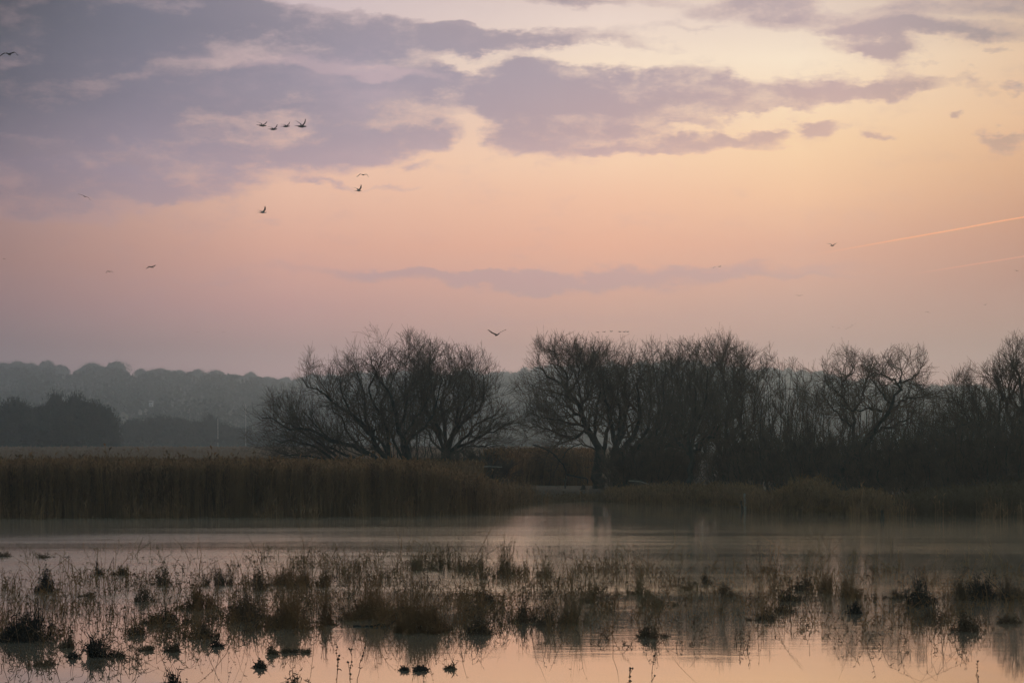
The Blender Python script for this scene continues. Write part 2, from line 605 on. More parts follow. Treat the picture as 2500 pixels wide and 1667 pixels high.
BARK = material("willow_bark", (.022, .034, .032), (.05, .06, .052), 6, bump=.3)
TWIG = material("willow_twig", (.055, .052, .044), (.13, .095, .07), 2)
BRAMBLE = material("bramble", (.016, .03, .028), (.085, .075, .055), 1.2)
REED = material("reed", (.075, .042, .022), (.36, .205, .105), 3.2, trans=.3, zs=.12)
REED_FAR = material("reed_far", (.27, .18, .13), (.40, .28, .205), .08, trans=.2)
RUSTY = material("rusty_grass", (.2, .105, .045), (.34, .19, .085), 1.5, trans=.3, per_object=.2)
OLIVE = material("olive_sedge", (.16, .11, .055), (.29, .195, .095), 1.5, trans=.3, per_object=.2)
TAWNY = material("tawny_grass", (.12, .072, .036), (.33, .20, .10), 3, trans=.3)
DARK_SEDGE = material("dark_sedge", (.07, .05, .028), (.14, .10, .055), 1, trans=.2)  # darkest of the bank grass browns
BANK = material("bank_grass", (.11, .07, .038), (.19, .12, .065), 1, trans=.2)
DEAD = material("dead_stem", (.07, .045, .028), (.17, .105, .06), 2, per_object=.25)
WET = material("wet_stem", (.018, .018, .017), (.04, .034, .028), 2)
PALEW = material("bleached_wood", (.22, .2, .17), (.36, .33, .28), 8, bump=.2)
STUMP = material("wet_stump", (.015, .018, .016), (.035, .035, .03), 8, bump=.3)
FARTREE = material("far_tree", (.022, .032, .03), (.045, .055, .048), .15, per_object=.15)
FARBARK = material("far_bark", (.04, .045, .04), (.07, .07, .06), 1)
HEDGE = material("far_scrub", (.03, .042, .035), (.07, .07, .055), .25, per_object=.15)
FEATHER = material("feather", (.018, .016, .018), (.035, .032, .034), 8)
GULL = material("pale_feather", (.4, .33, .31), (.6, .5, .47), 8, trans=.3)
POLE = material("weathered_pole", (.5, .5, .5), (.65, .65, .63), 2)
PAINT = material("pale_paint", (.55, .55, .55), (.72, .72, .7), 2)
ROOF = material("slate_roof", (.10, .10, .11), (.16, .15, .15), 2)
WALLM = material("render_wall", (.35, .33, .29), (.45, .42, .38), 1)
GLASS = material("dark_pane", (.03, .035, .04), (.05, .055, .06), 2, rough=.2, spec=.5)

# ------------------------------------------------------------------ land and water
def shore(px):           # row of the waterline in the photograph for a column
    xs = [-600, 0, 400, 900, 1130, 1215, 1262, 1300, 1440, 1500, 1560, 1800, 1850, 2050, 2200, 2500, 3100]
    ys = [1266, 1264, 1262, 1260, 1257, 1250, 1236, 1229, 1223, 1224, 1229, 1237, 1251, 1256, 1258, 1262, 1266]
    return np.interp(px, xs, ys)


def ridge(px):           # row of the bare hill crest
    xs = [-900, 0, 170, 330, 560, 700, 900, 1240, 1400, 1650, 1960, 2100, 2300, 2500, 3400]
    ys = [902, 906, 911, 919, 925, 935, 931, 925, 911, 906, 922, 944, 956, 964, 986]
    return np.interp(px, xs, ys)


HILLD = 1900.0


def land_h(x, y):
    x = np.asarray(x, float)
    y = np.asarray(y, float)
    px = 1250 + x / np.maximum(y, 1) * F
    ys = H * F / (shore(px) - HY)
    d = y - ys
    z = np.where(d < 0, -0.5, 0.0)
    z = np.where(d < 0, np.clip(-0.05 + d * .15, -.6, -.05), np.clip(-0.05 + d * .05, -.05, .35))
    far = np.clip((y - 150) / 90, 0, 1)
    z = z + far * far * (3 - 2 * far) * 1.0 * np.clip(1 - (px - 1300) / 900, .35, 1)
    hz = H + (HY - ridge(px)) / F * HILLD
    t = np.clip((y - 900) / (HILLD - 900), 0, 1)
    z = z + (hz - 4) * t * t * (3 - 2 * t) * (1 + .04 * np.sin(x * .013 + y * .006))
    return z


ys_ = np.concatenate([np.linspace(-55, 60, 13), np.linspace(64, 140, 60), np.geomspace(145, 2150, 70)])
xs_ = np.linspace(-1, 1, 181)
GX = xs_[None, :] * (60 + np.maximum(ys_, 0)[:, None] * .62)
GY = np.repeat(ys_[:, None], 181, 1)
GZ = land_h(GX, GY)
GZ[ys_ < 62] = -0.6
V = np.stack([GX, GY, GZ], -1).reshape(-1, 3)
a = (np.arange(len(ys_) - 1)[:, None] * 181 + np.arange(180)[None, :]).ravel()
Q = np.stack([a, a + 1, a + 182, a + 181], -1)
GROUND = material("marsh_ground", (.05, .045, .03), (.11, .085, .055), .05, bump=.1)
g = link("ground", mesh_data("ground", V, [Q], GROUND, True))
tag(g, kind="structure")
WATER = bpy.data.materials.new("water")
WATER.use_nodes = True
nt = WATER.node_tree
b = nt.nodes["Principled BSDF"]
b.inputs["Base Color"].default_value = (.70, .56, .41, 1)
b.inputs["Roughness"].default_value = .03
b.inputs["IOR"].default_value = 1.7
b.inputs["Metallic"].default_value = .7
b.inputs["Specular IOR Level"].default_value = .5
b.inputs["Specular Tint"].default_value = (.98, .97, .80, 1)
tcn = nt.nodes.new("ShaderNodeTexCoord")


def wnoise(sx_, sy_, detail, rough=.5):
    mp = nt.nodes.new("ShaderNodeMapping")
    mp.inputs["Scale"].default_value = (sx_, sy_, 1)
    nt.links.new(tcn.outputs["Object"], mp.inputs[0])
    n_ = nt.nodes.new("ShaderNodeTexNoise")
    n_.noise_dimensions = "2D"
    n_.inputs["Scale"].default_value = 1
    n_.inputs["Detail"].default_value = detail
    n_.inputs["Roughness"].default_value = rough
    nt.links.new(mp.outputs[0], n_.inputs["Vector"])
    return n_.outputs["Fac"]


def wm(op, a_, b_):
    n_ = nt.nodes.new("ShaderNodeMath")
    n_.operation = op
    for i_, v_ in enumerate((a_, b_)):
        if isinstance(v_, bpy.types.NodeSocket):
            nt.links.new(v_, n_.inputs[i_])
        else:
            n_.inputs[i_].default_value = v_
    return n_.outputs[0]


sp = nt.nodes.new("ShaderNodeSeparateXYZ")
nt.links.new(tcn.outputs["Object"], sp.inputs[0])
# calm near the sedges, wind-ruffled further out, in patches


def wrange(v, a_, b_, c_, d_):
    m_ = nt.nodes.new("ShaderNodeMapRange")
    m_.interpolation_type = "SMOOTHSTEP"
    nt.links.new(v, m_.inputs[0])
    for i_, q_ in enumerate((a_, b_, c_, d_)):
        m_.inputs[1 + i_].default_value = q_
    return m_.outputs[0]


yw = wm("ADD", sp.outputs[1], wm("MULTIPLY", wm("SUBTRACT", wnoise(.07, .22, 3), .5), 22))
near = wrange(yw, 28, 44, 0, 1)                 # glassy close to the viewer
right = wrange(sp.outputs[0], 0, 6, 1, .55)
shore_ = wrange(sp.outputs[1], 70, 86, 1, .62)  # sheltered water under the far bank
left = wrange(sp.outputs[0], -9, 3, 1, 0)
streak = wrange(wnoise(.07, .8, 4, .6), .32, .70, .80, 1.12)
patch = wrange(wnoise(.03, .10, 2), .35, .65, .75, 1.2)
amp = wm("MULTIPLY", wm("MULTIPLY", near, wm("MULTIPLY", right, shore_)), wm("MULTIPLY", patch, streak))
hgt = wm("ADD", wm("MULTIPLY", wnoise(.7, 2.6, 3, .6), 1.0), wm("MULTIPLY", wnoise(5, 12, 2), .10))
bp = nt.nodes.new("ShaderNodeBump")
bp.inputs["Distance"].default_value = .015
nt.links.new(wm("ADD", .012, wm("MULTIPLY", amp, .42)), bp.inputs["Strength"])
nt.links.new(hgt, bp.inputs["Height"])
# ripples too fine to see blur the far reflections
nt.links.new(wm("ADD", .015, wm("MULTIPLY", amp, wm("ADD", .13, wm("MULTIPLY", left, .02)))), b.inputs["Roughness"])
nt.links.new(bp.outputs[0], b.inputs["Normal"])
wg = Geo()
wg.add([(-160, -50, 0), (160, -50, 0), (160, 135, 0), (-160, 135, 0)], [[0, 1, 2, 3]])
tag(link("water", wg.me("water", WATER)), kind="structure")

# ------------------------------------------------------------------ bare willows drawn from limb lines
def limb3d(pts, D, r0, r1, depth, n=14, yoff=0.0):
    """pts: photo pixels; the limb drifts out of the picture plane by `depth` metres at its tip"""
    p = np.asarray(pts, float)
    t = np.linspace(0, 1, len(p))
    bow = depth * t ** 1.2 + yoff
    d = D + bow
    P = np.stack([(p[:, 0] - 1250) / F * d, d, H - (p[:, 1] - HY) / F * d], -1)
    return spline(P, n), np.linspace(r0, r1, n)


def zc(pts, ox):
    return [(ox + a * .33160, 780 + b_ * .33160) for a, b_ in pts]


def willow(name, label, D, base_px, limbs, ox, cat="tree", group=None, m1=9, m2=8, m3=6, scale=1.0, rr=rng, trunk_r=.2, trunk=None,
           up=.3, tw=.0050, sq=.89, sqx=.97, extra=0):
    """limbs: list of (points, r0, r1). The big limbs are parts, the finer growth is the crown."""
    zmin = .1
    loc = np.array([X(base_px, D), D, 0.0])
    root = empty(name, tuple(loc))
    tag(root, label, cat, group)
    zf = 0.0
    main = []
    if trunk is not None:
        P, R = limb3d(zc(trunk, ox), D, trunk_r, trunk_r * .72, 0, 10)
        R[0] *= 1.35
        R[1] *= 1.12
        P += rr.normal(size=P.shape) * .03
        gT = Geo()
        gT.tube(P - loc, R, 9)
        link("trunk", gT.me("trunk", BARK, True), root)
        zf = P[-1, 2]
    for pts, r0, r1 in limbs:
        P, R = limb3d(zc(pts, ox), D, r0, r1, rr.uniform(-1.6, 1.6), 14)
        # leave room above the limb ends for the fine shoots
        z_ = P[:, 2]
        P[:, 2] = np.where(z_ > zf, zf + (z_ - zf) * sq, z_)
        P[:, 0] = loc[0] + (P[:, 0] - loc[0]) * sqx
        P[1:] += rr.normal(size=P[1:].shape) * .04
        main.append((P, R))
        gL = Geo()
        gL.tube(P - loc, R, 7)
        link("limb", gL.me("limb", BARK, True), root)
    A = np.array([m[0] for m in main])
    B = np.array([m[1] for m in main])
    g_ = Geo()
    k = scale
    c1, r1_ = grow(A, B, m1, .14, .98, (22, 68), (1.5 * k, 3.1 * k), 9, up, .13, .5, .007, zmin, rr)
    c1, r1_ = fit(c1, r1_)
    g_.tube(c1, r1_, 4)
    c1b, r1b = grow(A, B, m1, .1, 1.0, (25, 80), (.6 * k, 1.4 * k), 6, up, .16, .3, tw, zmin, rr)
    c1b, r1b = fit(c1b, r1b)
    g_.tube(c1b, r1b, 3)
    c2, r2 = grow(c1, r1_, m2, .10, 1.0, (24, 62), (.7 * k, 1.5 * k), 6, up * .8, .09, .6, tw, zmin, rr)
    c2, r2 = fit(c2, r2, 4)
    g_.tube(c2, r2, 3)
    c2b, r2b = grow(c1b, r1b, 5, .1, 1.0, (22, 62), (.35 * k, .8 * k), 4, up * .9, .13, .6, tw, zmin, rr)
    c2b, r2b = fit(c2b, r2b, 10)
    g_.tube(c2b, r2b, 3)
    c3, r3 = grow(c2, r2, m3, .1, 1.0, (20, 55), (.3 * k, .9 * k), 4, up * .6, .055, .7, tw * .85, zmin, rr)
    c3, r3 = fit(c3, r3, 14)
    g_.tube(c3, r3, 3)
    c4, r4 = grow(A[:, 8:], B[:, 8:], 7, .2, 1.0, (12, 60), (.5 * k, 1.1 * k), 6, up, .12, .6, tw, zmin, rr)
    c4, r4 = fit(c4, r4)
    g_.tube(c4, r4, 3)
    c5, r5 = grow(c4, r4, 5, .15, 1, (20, 52), (.3 * k, .8 * k), 4, up * .6, .05, .7, tw * .85, zmin, rr)
    c5, r5 = fit(c5, r5, 16)
    g_.tube(c5, r5, 3)
    g_.V = [v - loc for v in g_.V]
    link("crown", g_.me("crown", TWIG), root)
    return root


A_L = [
    ([(1040, 1080), (980, 1020), (900, 950), (750, 885), (610, 850), (560, 800), (430, 735), (330, 770), (200, 680), (100, 660)], .12, .02),
    ([(1130, 1060), (1000, 940), (930, 850), (900, 760), (830, 680), (700, 590), (640, 540), (520, 440), (430, 400), (400, 340)], .15, .015),
    ([(930, 850), (920, 760), (870, 660), (880, 560), (860, 430), (820, 320), (790, 220)], .09, .012),
    ([(1230, 1070), (1180, 900), (1130, 750), (1090, 600), (1080, 500), (1020, 400), (950, 290), (910, 160)], .16, .012),
    ([(1130, 750), (1180, 600), (1190, 480), (1250, 360), (1280, 240), (1280, 170)], .08, .012),
    ([(1180, 900), (1250, 800), (1340, 720), (1400, 560), (1440, 420), (1430, 260)], .08, .012),
    ([(1090, 1060), (1040, 850), (1020, 700), (940, 560), (900, 450), (960, 300), (1010, 150)], .10, .012),
    ([(1090, 1070), (960, 900), (940, 780), (1010, 740), (1020, 690), (1090, 580), (1180, 470), (1300, 370)], .07, .012),
    ([(760, 1070), (620, 990), (500, 900), (400, 870), (280, 850), (150, 850)], .09, .012),
    ([(780, 1080), (640, 960), (530, 880), (380, 760), (270, 690), (190, 620)], .09, .012),
    ([(720, 1060), (560, 1000), (400, 960), (260, 955), (190, 930)], .07, .012),
    ([(1030, 1070), (830, 900), (650, 860), (560, 780), (480, 690), (420, 620)], .09, .012),
    ([(1180, 1040), (1150, 860), (1230, 700), (1330, 560), (1370, 400), (1340, 250)], .08, .012),
    ([(1060, 1060), (1010, 880), (870, 760), (760, 620), (700, 460), (690, 330)], .09, .012),
    ([(1200, 1060), (1080, 820), (1000, 640), (1040, 460), (1110, 300), (1140, 190)], .08, .012),
    ([(900, 1050), (760, 980), (600, 900), (480, 800), (360, 700), (300, 600)], .08, .012),
    ([(1000, 1030), (870, 930), (760, 800), (720, 680), (640, 600), (600, 480), (560, 380)], .08, .012),
]
willow("willow_tree", "broad bare willow with leaning stems rising from the reed bed, sweeping far left",
       113.0, 960, A_L, 600, sq=.91, sqx=.99, m1=11, m2=8, m3=6, up=.25, group="bare willows along the bank")
B_L = [
    ([(1470, 990), (1430, 860), (1400, 760), (1330, 640), (1300, 500), (1340, 350), (1350, 240)], .11, .012),
    ([(1475, 980), (1465, 750), (1440, 560), (1500, 420), (1530, 280)], .12, .012),
    ([(1490, 960), (1530, 850), (1620, 720), (1720, 620), (1770, 470), (1740, 310)], .10, .012),
    ([(1500, 970), (1600, 880), (1700, 750), (1820, 690), (1900, 600)], .09, .012),
    ([(1500, 970), (1640, 900), (1760, 830), (1880, 790), (1950, 745)], .09, .012),
    ([(1480, 950), (1560, 760), (1610, 600), (1680, 450), (1650, 330)], .09, .012),
    ([(1500, 1000), (1620, 940), (1750, 930), (1850, 900)], .07, .012),
    ([(1470, 980), (1380, 900), (1330, 800), (1240, 700), (1200, 620)], .07, .012),
    ([(1450, 930), (1370, 760), (1280, 560), (1240, 380), (1230, 260)], .08, .012),
    ([(1440, 900), (1390, 700), (1380, 480), (1320, 300), (1300, 190)], .08, .012),
    ([(1560, 760), (1680, 640), (1730, 480), (1700, 360)], .05, .012),
    ([(1530, 850), (1560, 640), (1570, 440), (1600, 300)], .07, .012),
]
willow("willow_tree", "rounded bare willow with one short dark trunk beside the broad leaning willow",
       116.0, 1093, B_L, 600, sq=.90, m1=10, m2=8, m3=6, up=.25, trunk=[(1495, 1200), (1480, 1060), (1475, 950)], trunk_r=.2,
       group="bare willows along the bank")
C_L = [
    ([(800, 960), (720, 830), (680, 740), (640, 620), (560, 480), (480, 400), (380, 340), (310, 270)], .19, .015),
    ([(560, 480), (540, 350), (480, 230), (420, 140)], .07, .012),
    ([(680, 740), (660, 600), (650, 450), (620, 350), (560, 280), (530, 210)], .08, .012),
    ([(760, 870), (680, 820), (590, 870), (450, 810), (340, 770), (240, 775)], .10, .014),
    ([(700, 780), (560, 740), (440, 710), (330, 690), (270, 660)], .07, .012),
    ([(690, 740), (600, 640), (500, 580), (430, 500), (400, 420)], .07, .012),
    ([(560, 480), (620, 400), (640, 300), (610, 220)], .06, .010),
    ([(640, 640), (700, 520), (690, 400), (740, 260)], .06, .010),
    ([(800, 950), (760, 820), (770, 650), (800, 450), (770, 290)], .10, .012),
    ([(820, 980), (860, 800), (900, 600), (880, 420), (900, 280)], .12, .012),
    ([(790, 980), (690, 930), (600, 930), (520, 1000), (470, 1050)], .05, .010),
    ([(590, 870), (500, 790), (420, 740), (380, 640)], .05, .010),
    ([(640, 620), (720, 500), (740, 380), (700, 260)], .07, .012),
]
willow("willow_tree", "leaning willow with a thick dark trunk at the water's edge beside the inlet",
       118.0, 1462, C_L, 1200, m1=11, m2=8, m3=6, up=.3, trunk=[(785, 1330), (780, 1150), (800, 940)], trunk_r=.34,
       group="bare willows along the bank")
D_L = [
    ([(900, 980), (960, 800), (1000, 600), (980, 400), (1000, 250)], .16, .012),
    ([(930, 1000), (1060, 820), (1100, 600), (1080, 400), (1140, 260)], .16, .012),
    ([(930, 970), (880, 780), (850, 600), (820, 430), (800, 300)], .14, .012),
    ([(950, 1060), (1100, 920), (1200, 800), (1250, 600), (1230, 400), (1200, 260)], .17, .012),
    ([(930, 900), (950, 700), (920, 500), (960, 300)], .1, .012),
    ([(1040, 960), (1150, 800), (1170, 600), (1180, 400), (1160, 240)], .1, .012),
]
willow("willow_tree", "stout old willow with a burly forked trunk just right of the leaning one",
       117.0, 1515, D_L, 1200, sq=.88, m1=12, m2=8, m3=6, up=.3, trunk=[(965, 1320), (940, 1150), (905, 960)], trunk_r=.46,
       group="bare willows along the bank")
E_L = [
    ([(1010, 1110), (1120, 1010), (1240, 930), (1380, 850), (1480, 800), (1600, 800), (1690, 830)], .18, .02),
    ([(1240, 920), (1300, 750), (1350, 500), (1330, 330), (1350, 250)], .09, .012),
    ([(1380, 850), (1420, 700), (1400, 500), (1420, 290)], .09, .012),
    ([(1130, 1000), (1210, 850), (1280, 600), (1270, 400), (1290, 260)], .09, .012),
    ([(1480, 800), (1500, 640), (1470, 450), (1500, 280)], .07, .012),
]
willow("willow_tree", "willow whose heavy bough arches low to the right through the middle of the thicket",
       115.0, 1545, E_L, 1200, sq=.88, m1=13, m2=8, m3=6, up=.3, trunk=[(1060, 1330), (1040, 1200), (1010, 1100)], trunk_r=.22,
       group="bare willows along the bank")
F_L = [
    ([(1480, 1020), (1400, 920), (1360, 880), (1330, 800)], .08, .012),
    ([(1480, 1010), (1540, 880), (1640, 820), (1700, 700)], .09, .012),
    ([(1480, 1010), (1490, 800), (1560, 600), (1600, 400), (1580, 260)], .11, .012),
    ([(1470, 1020), (1450, 850), (1500, 650), (1500, 400), (1500, 260)], .10, .012),
    ([(1500, 980), (1600, 860), (1650, 700), (1660, 500)], .08, .012),
]
willow("willow_tree", "slender willow forking low above the brown bank against a pale gap",
       108.0, 1690, F_L, 1200, sq=.88, m1=12, m2=8, m3=6, up=.3, trunk=[(1450, 1240), (1465, 1120), (1480, 1000)], trunk_r=.15,
       group="bare willows along the bank")
G_L = [
    ([(1700, 1200), (1720, 900), (1740, 650), (1720, 400), (1680, 260), (1620, 150)], .13, .012),
    ([(1720, 400), (1695, 270), (1680, 150)], .05, .010),
    ([(1740, 650), (1790, 450), (1780, 260), (1800, 170)], .08, .012),
    ([(1710, 1000), (1800, 780), (1850, 560), (1840, 340), (1870, 250)], .1, .012),
    ([(1710, 1050), (1650, 850), (1640, 600), (1600, 400)], .1, .012),
    ([(1700, 1100), (1850, 880), (1930, 680), (1940, 460), (1930, 330)], .09, .012),
]
willow("willow_tree", "tall spiky willow a little above its neighbours in the middle of the thicket",
       112.0, 1765, G_L, 1200, m1=12, m2=8, m3=6, up=.35, sq=.83, trunk=[(1700, 1330), (1700, 1180), (1715, 1000)], trunk_r=.16,
       group="bare willows along the bank")
H_L = [
    ([(760, 1110), (860, 985), (960, 890), (1020, 790), (1080, 680), (1150, 600), (1180, 470), (1205, 430), (1190, 390)], .17, .04),
    ([(1150, 590), (1230, 540), (1330, 510), (1440, 480)], .07, .010),
    ([(1190, 400), (1130, 350), (1060, 320), (990, 290)], .05, .009),
    ([(1205, 430), (1290, 350), (1350, 300), (1390, 250)], .05, .009),
    ([(1190, 400), (1230, 310), (1180, 240)], .045, .009),
    ([(1150, 590), (1060, 450), (980, 330)], .06, .009),
    ([(1120, 630), (1000, 600), (880, 620), (780, 560)], .06, .010),
    ([(1020, 790), (1120, 760), (1250, 700), (1340, 600)], .07, .010),
]
willow("willow_tree", "open willow with a long slanting stem leaning right under angular branches",
       100.0, 2050, H_L, 1800, m1=8, m2=6, m3=4, up=.12, trunk=[(720, 1270), (735, 1180), (765, 1105)], trunk_r=.2, scale=.85,
       group="bare willows along the bank")
I_L = [
    ([(820, 1100), (850, 850), (850, 640), (790, 530), (770, 380), (745, 260)], .11, .012),
    ([(790, 530), (720, 450), (650, 400)], .05, .010),
    ([(770, 380), (820, 320), (870, 290)], .04, .010),
    ([(850, 640), (920, 520), (940, 400), (960, 330)], .06, .010),
    ([(840, 750), (740, 640), (650, 540), (610, 450)], .06, .010),
]
willow("willow_tree", "upright willow with fanned brittle twigs before the slanting stem",
       103.0, 2071, I_L, 1800, m1=9, m2=6, m3=5, up=.25, scale=.85, trunk=[(800, 1280), (815, 1180), (820, 1090)], trunk_r=.16,
       group="bare willows along the bank")
J_L = [
    ([(2060, 1200), (1980, 960), (1860, 760), (1760, 580), (1700, 450)], .16, .012),
    ([(2060, 1200), (2080, 850), (2100, 550), (2070, 330), (2010, 210)], .18, .012),
    ([(1860, 760), (1700, 720), (1540, 770), (1430, 840)], .07, .010),
    ([(2000, 980), (1920, 700), (1950, 450), (1900, 330)], .1, .012),
    ([(2080, 1000), (2200, 700), (2230, 450), (2200, 200)], .14, .012),
    ([(2060, 800), (1980, 600), (2010, 400), (2050, 230)], .09, .012),
    ([(1980, 960), (1800, 860), (1660, 640), (1620, 500)], .08, .012),
    ([(2100, 900), (2260, 800), (2330, 500), (2310, 260)], .12, .012),
]
willow("willow_tree", "big dark willow cut by the right edge, taller than the bushes beside it",
       98.0, 2480, J_L, 1800, m1=12, m2=8, m3=6, up=.3, trunk=[(2070, 1440), (2065, 1300), (2060, 1180)], trunk_r=.3,
       group="bare willows along the bank")


def shrub_limbs(r, px, base, top, spread, n):
    """fans of upright osier shoots between rows base and top"""
    out = []
    for i in range(n):
        t = (i + .5) / n * 2 - 1 + r.uniform(-.15, .15)
        x0 = px + t * spread * .3
        x1 = px + t * spread
        ht = (base - top) * (1 - .25 * abs(t) ** 1.5) * r.uniform(.80, .98) - 22
        pts = []
        for s in (0, .3, .6, 1):
            xx = x0 + (x1 - x0) * s ** .8 + r.uniform(-9, 9) * s
            pts.append((xx, base - ht * s))
        out.append(pts)
    return out


def osier(px, D, top, spread, n, label, m=(9, 7, 4), up=.3, scale=.8, seed=0, name="willow_shrub", tw=.0045):
    r = np.random.default_rng(900 + seed)
    base = HY + H / D * F
    loc = np.array([X(px, D), D, 0.0])
    root = empty(name, tuple(loc))
    tag(root, label, "shrub", "willow scrub along the bank")
    main = []
    gs = Geo()
    for pts in shrub_limbs(r, px, base, top, spread, n):
        P, R = limb3d(pts, D, r.uniform(.018, .045), .008, r.uniform(-1.5, 1.5), 12)
        P[1:] += r.normal(size=P[1:].shape) * .04
        main.append((P, R))
        gs.tube(P - loc, R, 5)
    link("stems", gs.me("stems", BARK, True), root)
    A = np.array([q[0] for q in main])
    B = np.array([q[1] for q in main])
    g_ = Geo()
    c1, r1_ = grow(A, B, m[0], .08, .97, (15, 50), (1.0 * scale, 2.1 * scale), 7, up, .13, .6, .008, .1, r)
    c1, r1_ = fit(c1, r1_)
    g_.tube(c1, r1_, 3)
    c2, r2 = grow(c1, r1_, m[1], .1, 1, (15, 45), (.5 * scale, 1.1 * scale), 5, up, .12, .65, tw, .1, r)
    c2, r2 = fit(c2, r2, 4)
    g_.tube(c2, r2, 3)
    c3, r3 = grow(c2, r2, m[2], .1, 1, (15, 48), (.25 * scale, .65 * scale), 4, up * .6, .06, .7, tw, .1, r)
    c3, r3 = fit(c3, r3, 14)
    g_.tube(c3, r3, 3)
    g_.V = [v - loc for v in g_.V]
    link("twigs", g_.me("twigs", TWIG), root)
    return root


OS = [
    (1035, 115, 815, 90, 9, "fine shoots filling the dome between the broad willow and the short-trunked willow"),
    (985, 114, 812, 80, 7, "fine shoots inside the middle of the broad willow's crown"),
    (1590, 119, 845, 100, 9, "upright willow scrub filling the gap right of the stout old willow"),
    (1650, 120, 850, 90, 9, "dense willow scrub behind the low arching bough"),
    (1830, 111, 838, 70, 9, "feathery willow scrub right of the tall spiky willow"),
    (1900, 108, 828, 75, 9, "tall feathery scrub with a pointed top left of the fanned willow"),
    (1965, 106, 860, 70, 8, "rounded willow scrub dipping lower between two taller tops"),
    (2010, 110, 880, 80, 8, "willow scrub behind the orange reeds"),
    (2130, 105, 880, 80, 8, "tangled willow scrub behind the slanting stem"),
    (2215, 103, 890, 80, 8, "willow scrub under the angular branches of the slanting willow"),
    (2300, 100, 935, 90, 9, "low dark scrub in the dip left of the right-edge willow"),
    (2370, 99, 905, 80, 9, "dark scrub climbing towards the right-edge willow"),
    (2440, 97, 880, 80, 9, "black scrub crowding the foot of the right-edge willow"),
    (2560, 97, 850, 90, 8, "scrub at the far right edge of the view behind the big dark willow"),
    (2650, 97, 845, 90, 7, "scrub beyond the right edge, first past the big dark willow"),
    (2745, 98, 860, 90, 7, "scrub beyond the right edge, second past the big dark willow"),
    (2840, 99, 880, 90, 7, "lower scrub farthest along the right bank"),
]
for i, (px, D, top, sp_, n, lab) in enumerate(OS):
    osier(px, D, top, sp_, n, lab, seed=i, m=(6, 5, 4) if i < 2 else (9, 7, 4))

# low brambles and sallow bushes that close the foot of the thicket
BR = [
    (1180, 112, 1100, 60, "dark bramble mound at the right end of the reed bed under the rounded willow"),
    (1120, 113, 1077, 60, "dark bramble under the short-trunked willow"),
    (1530, 114, 1058, 55, "dark bushy growth around the stout old trunk"),
    (1600, 113, 1048, 60, "dark bush under the arching bough"),
    (1650, 117, 1078, 50, "low dark bush behind the slender forked willow"),
    (1770, 108, 1038, 60, "dark bush at the foot of the tall spiky willow"),
    (1840, 106, 1018, 60, "dark bush left of the orange reeds"),
    (1910, 104, 1018, 60, "dark bush behind the left end of the orange reeds"),
    (1980, 103, 1028, 60, "dark bush behind the middle of the orange reeds"),
    (2050, 101, 1038, 60, "dark bush behind the right end of the orange reeds"),
    (2120, 97, 1038, 65, "dark bush beneath the slanting stem"),
    (2200, 96, 1028, 65, "broad dark bush between slanting stem and right-edge scrub"),
    (2280, 95, 1028, 65, "dark bush at the water under the dip in the thicket"),
    (2350, 93, 1018, 65, "blackish bush at the water left of the right-edge willow"),
    (2420, 92, 1008, 65, "blackish bush hiding the trunk of the right-edge willow"),
    (2590, 91, 1000, 75, "dark bush on the bank just past the right edge of the view"),
    (2700, 92, 1010, 75, "dark bush at the far right end of the bank"),
    (2500, 91, 998, 70, "blackest bush in the bottom right corner of the bank"),
]
for i, (px, D, top, sp_, lab) in enumerate(BR):
    osier(px, D, top, sp_ * 1.15, 13, lab, m=(9, 6, 4), up=.2, scale=.62, seed=50 + i, name="bramble_bush", tw=.009)

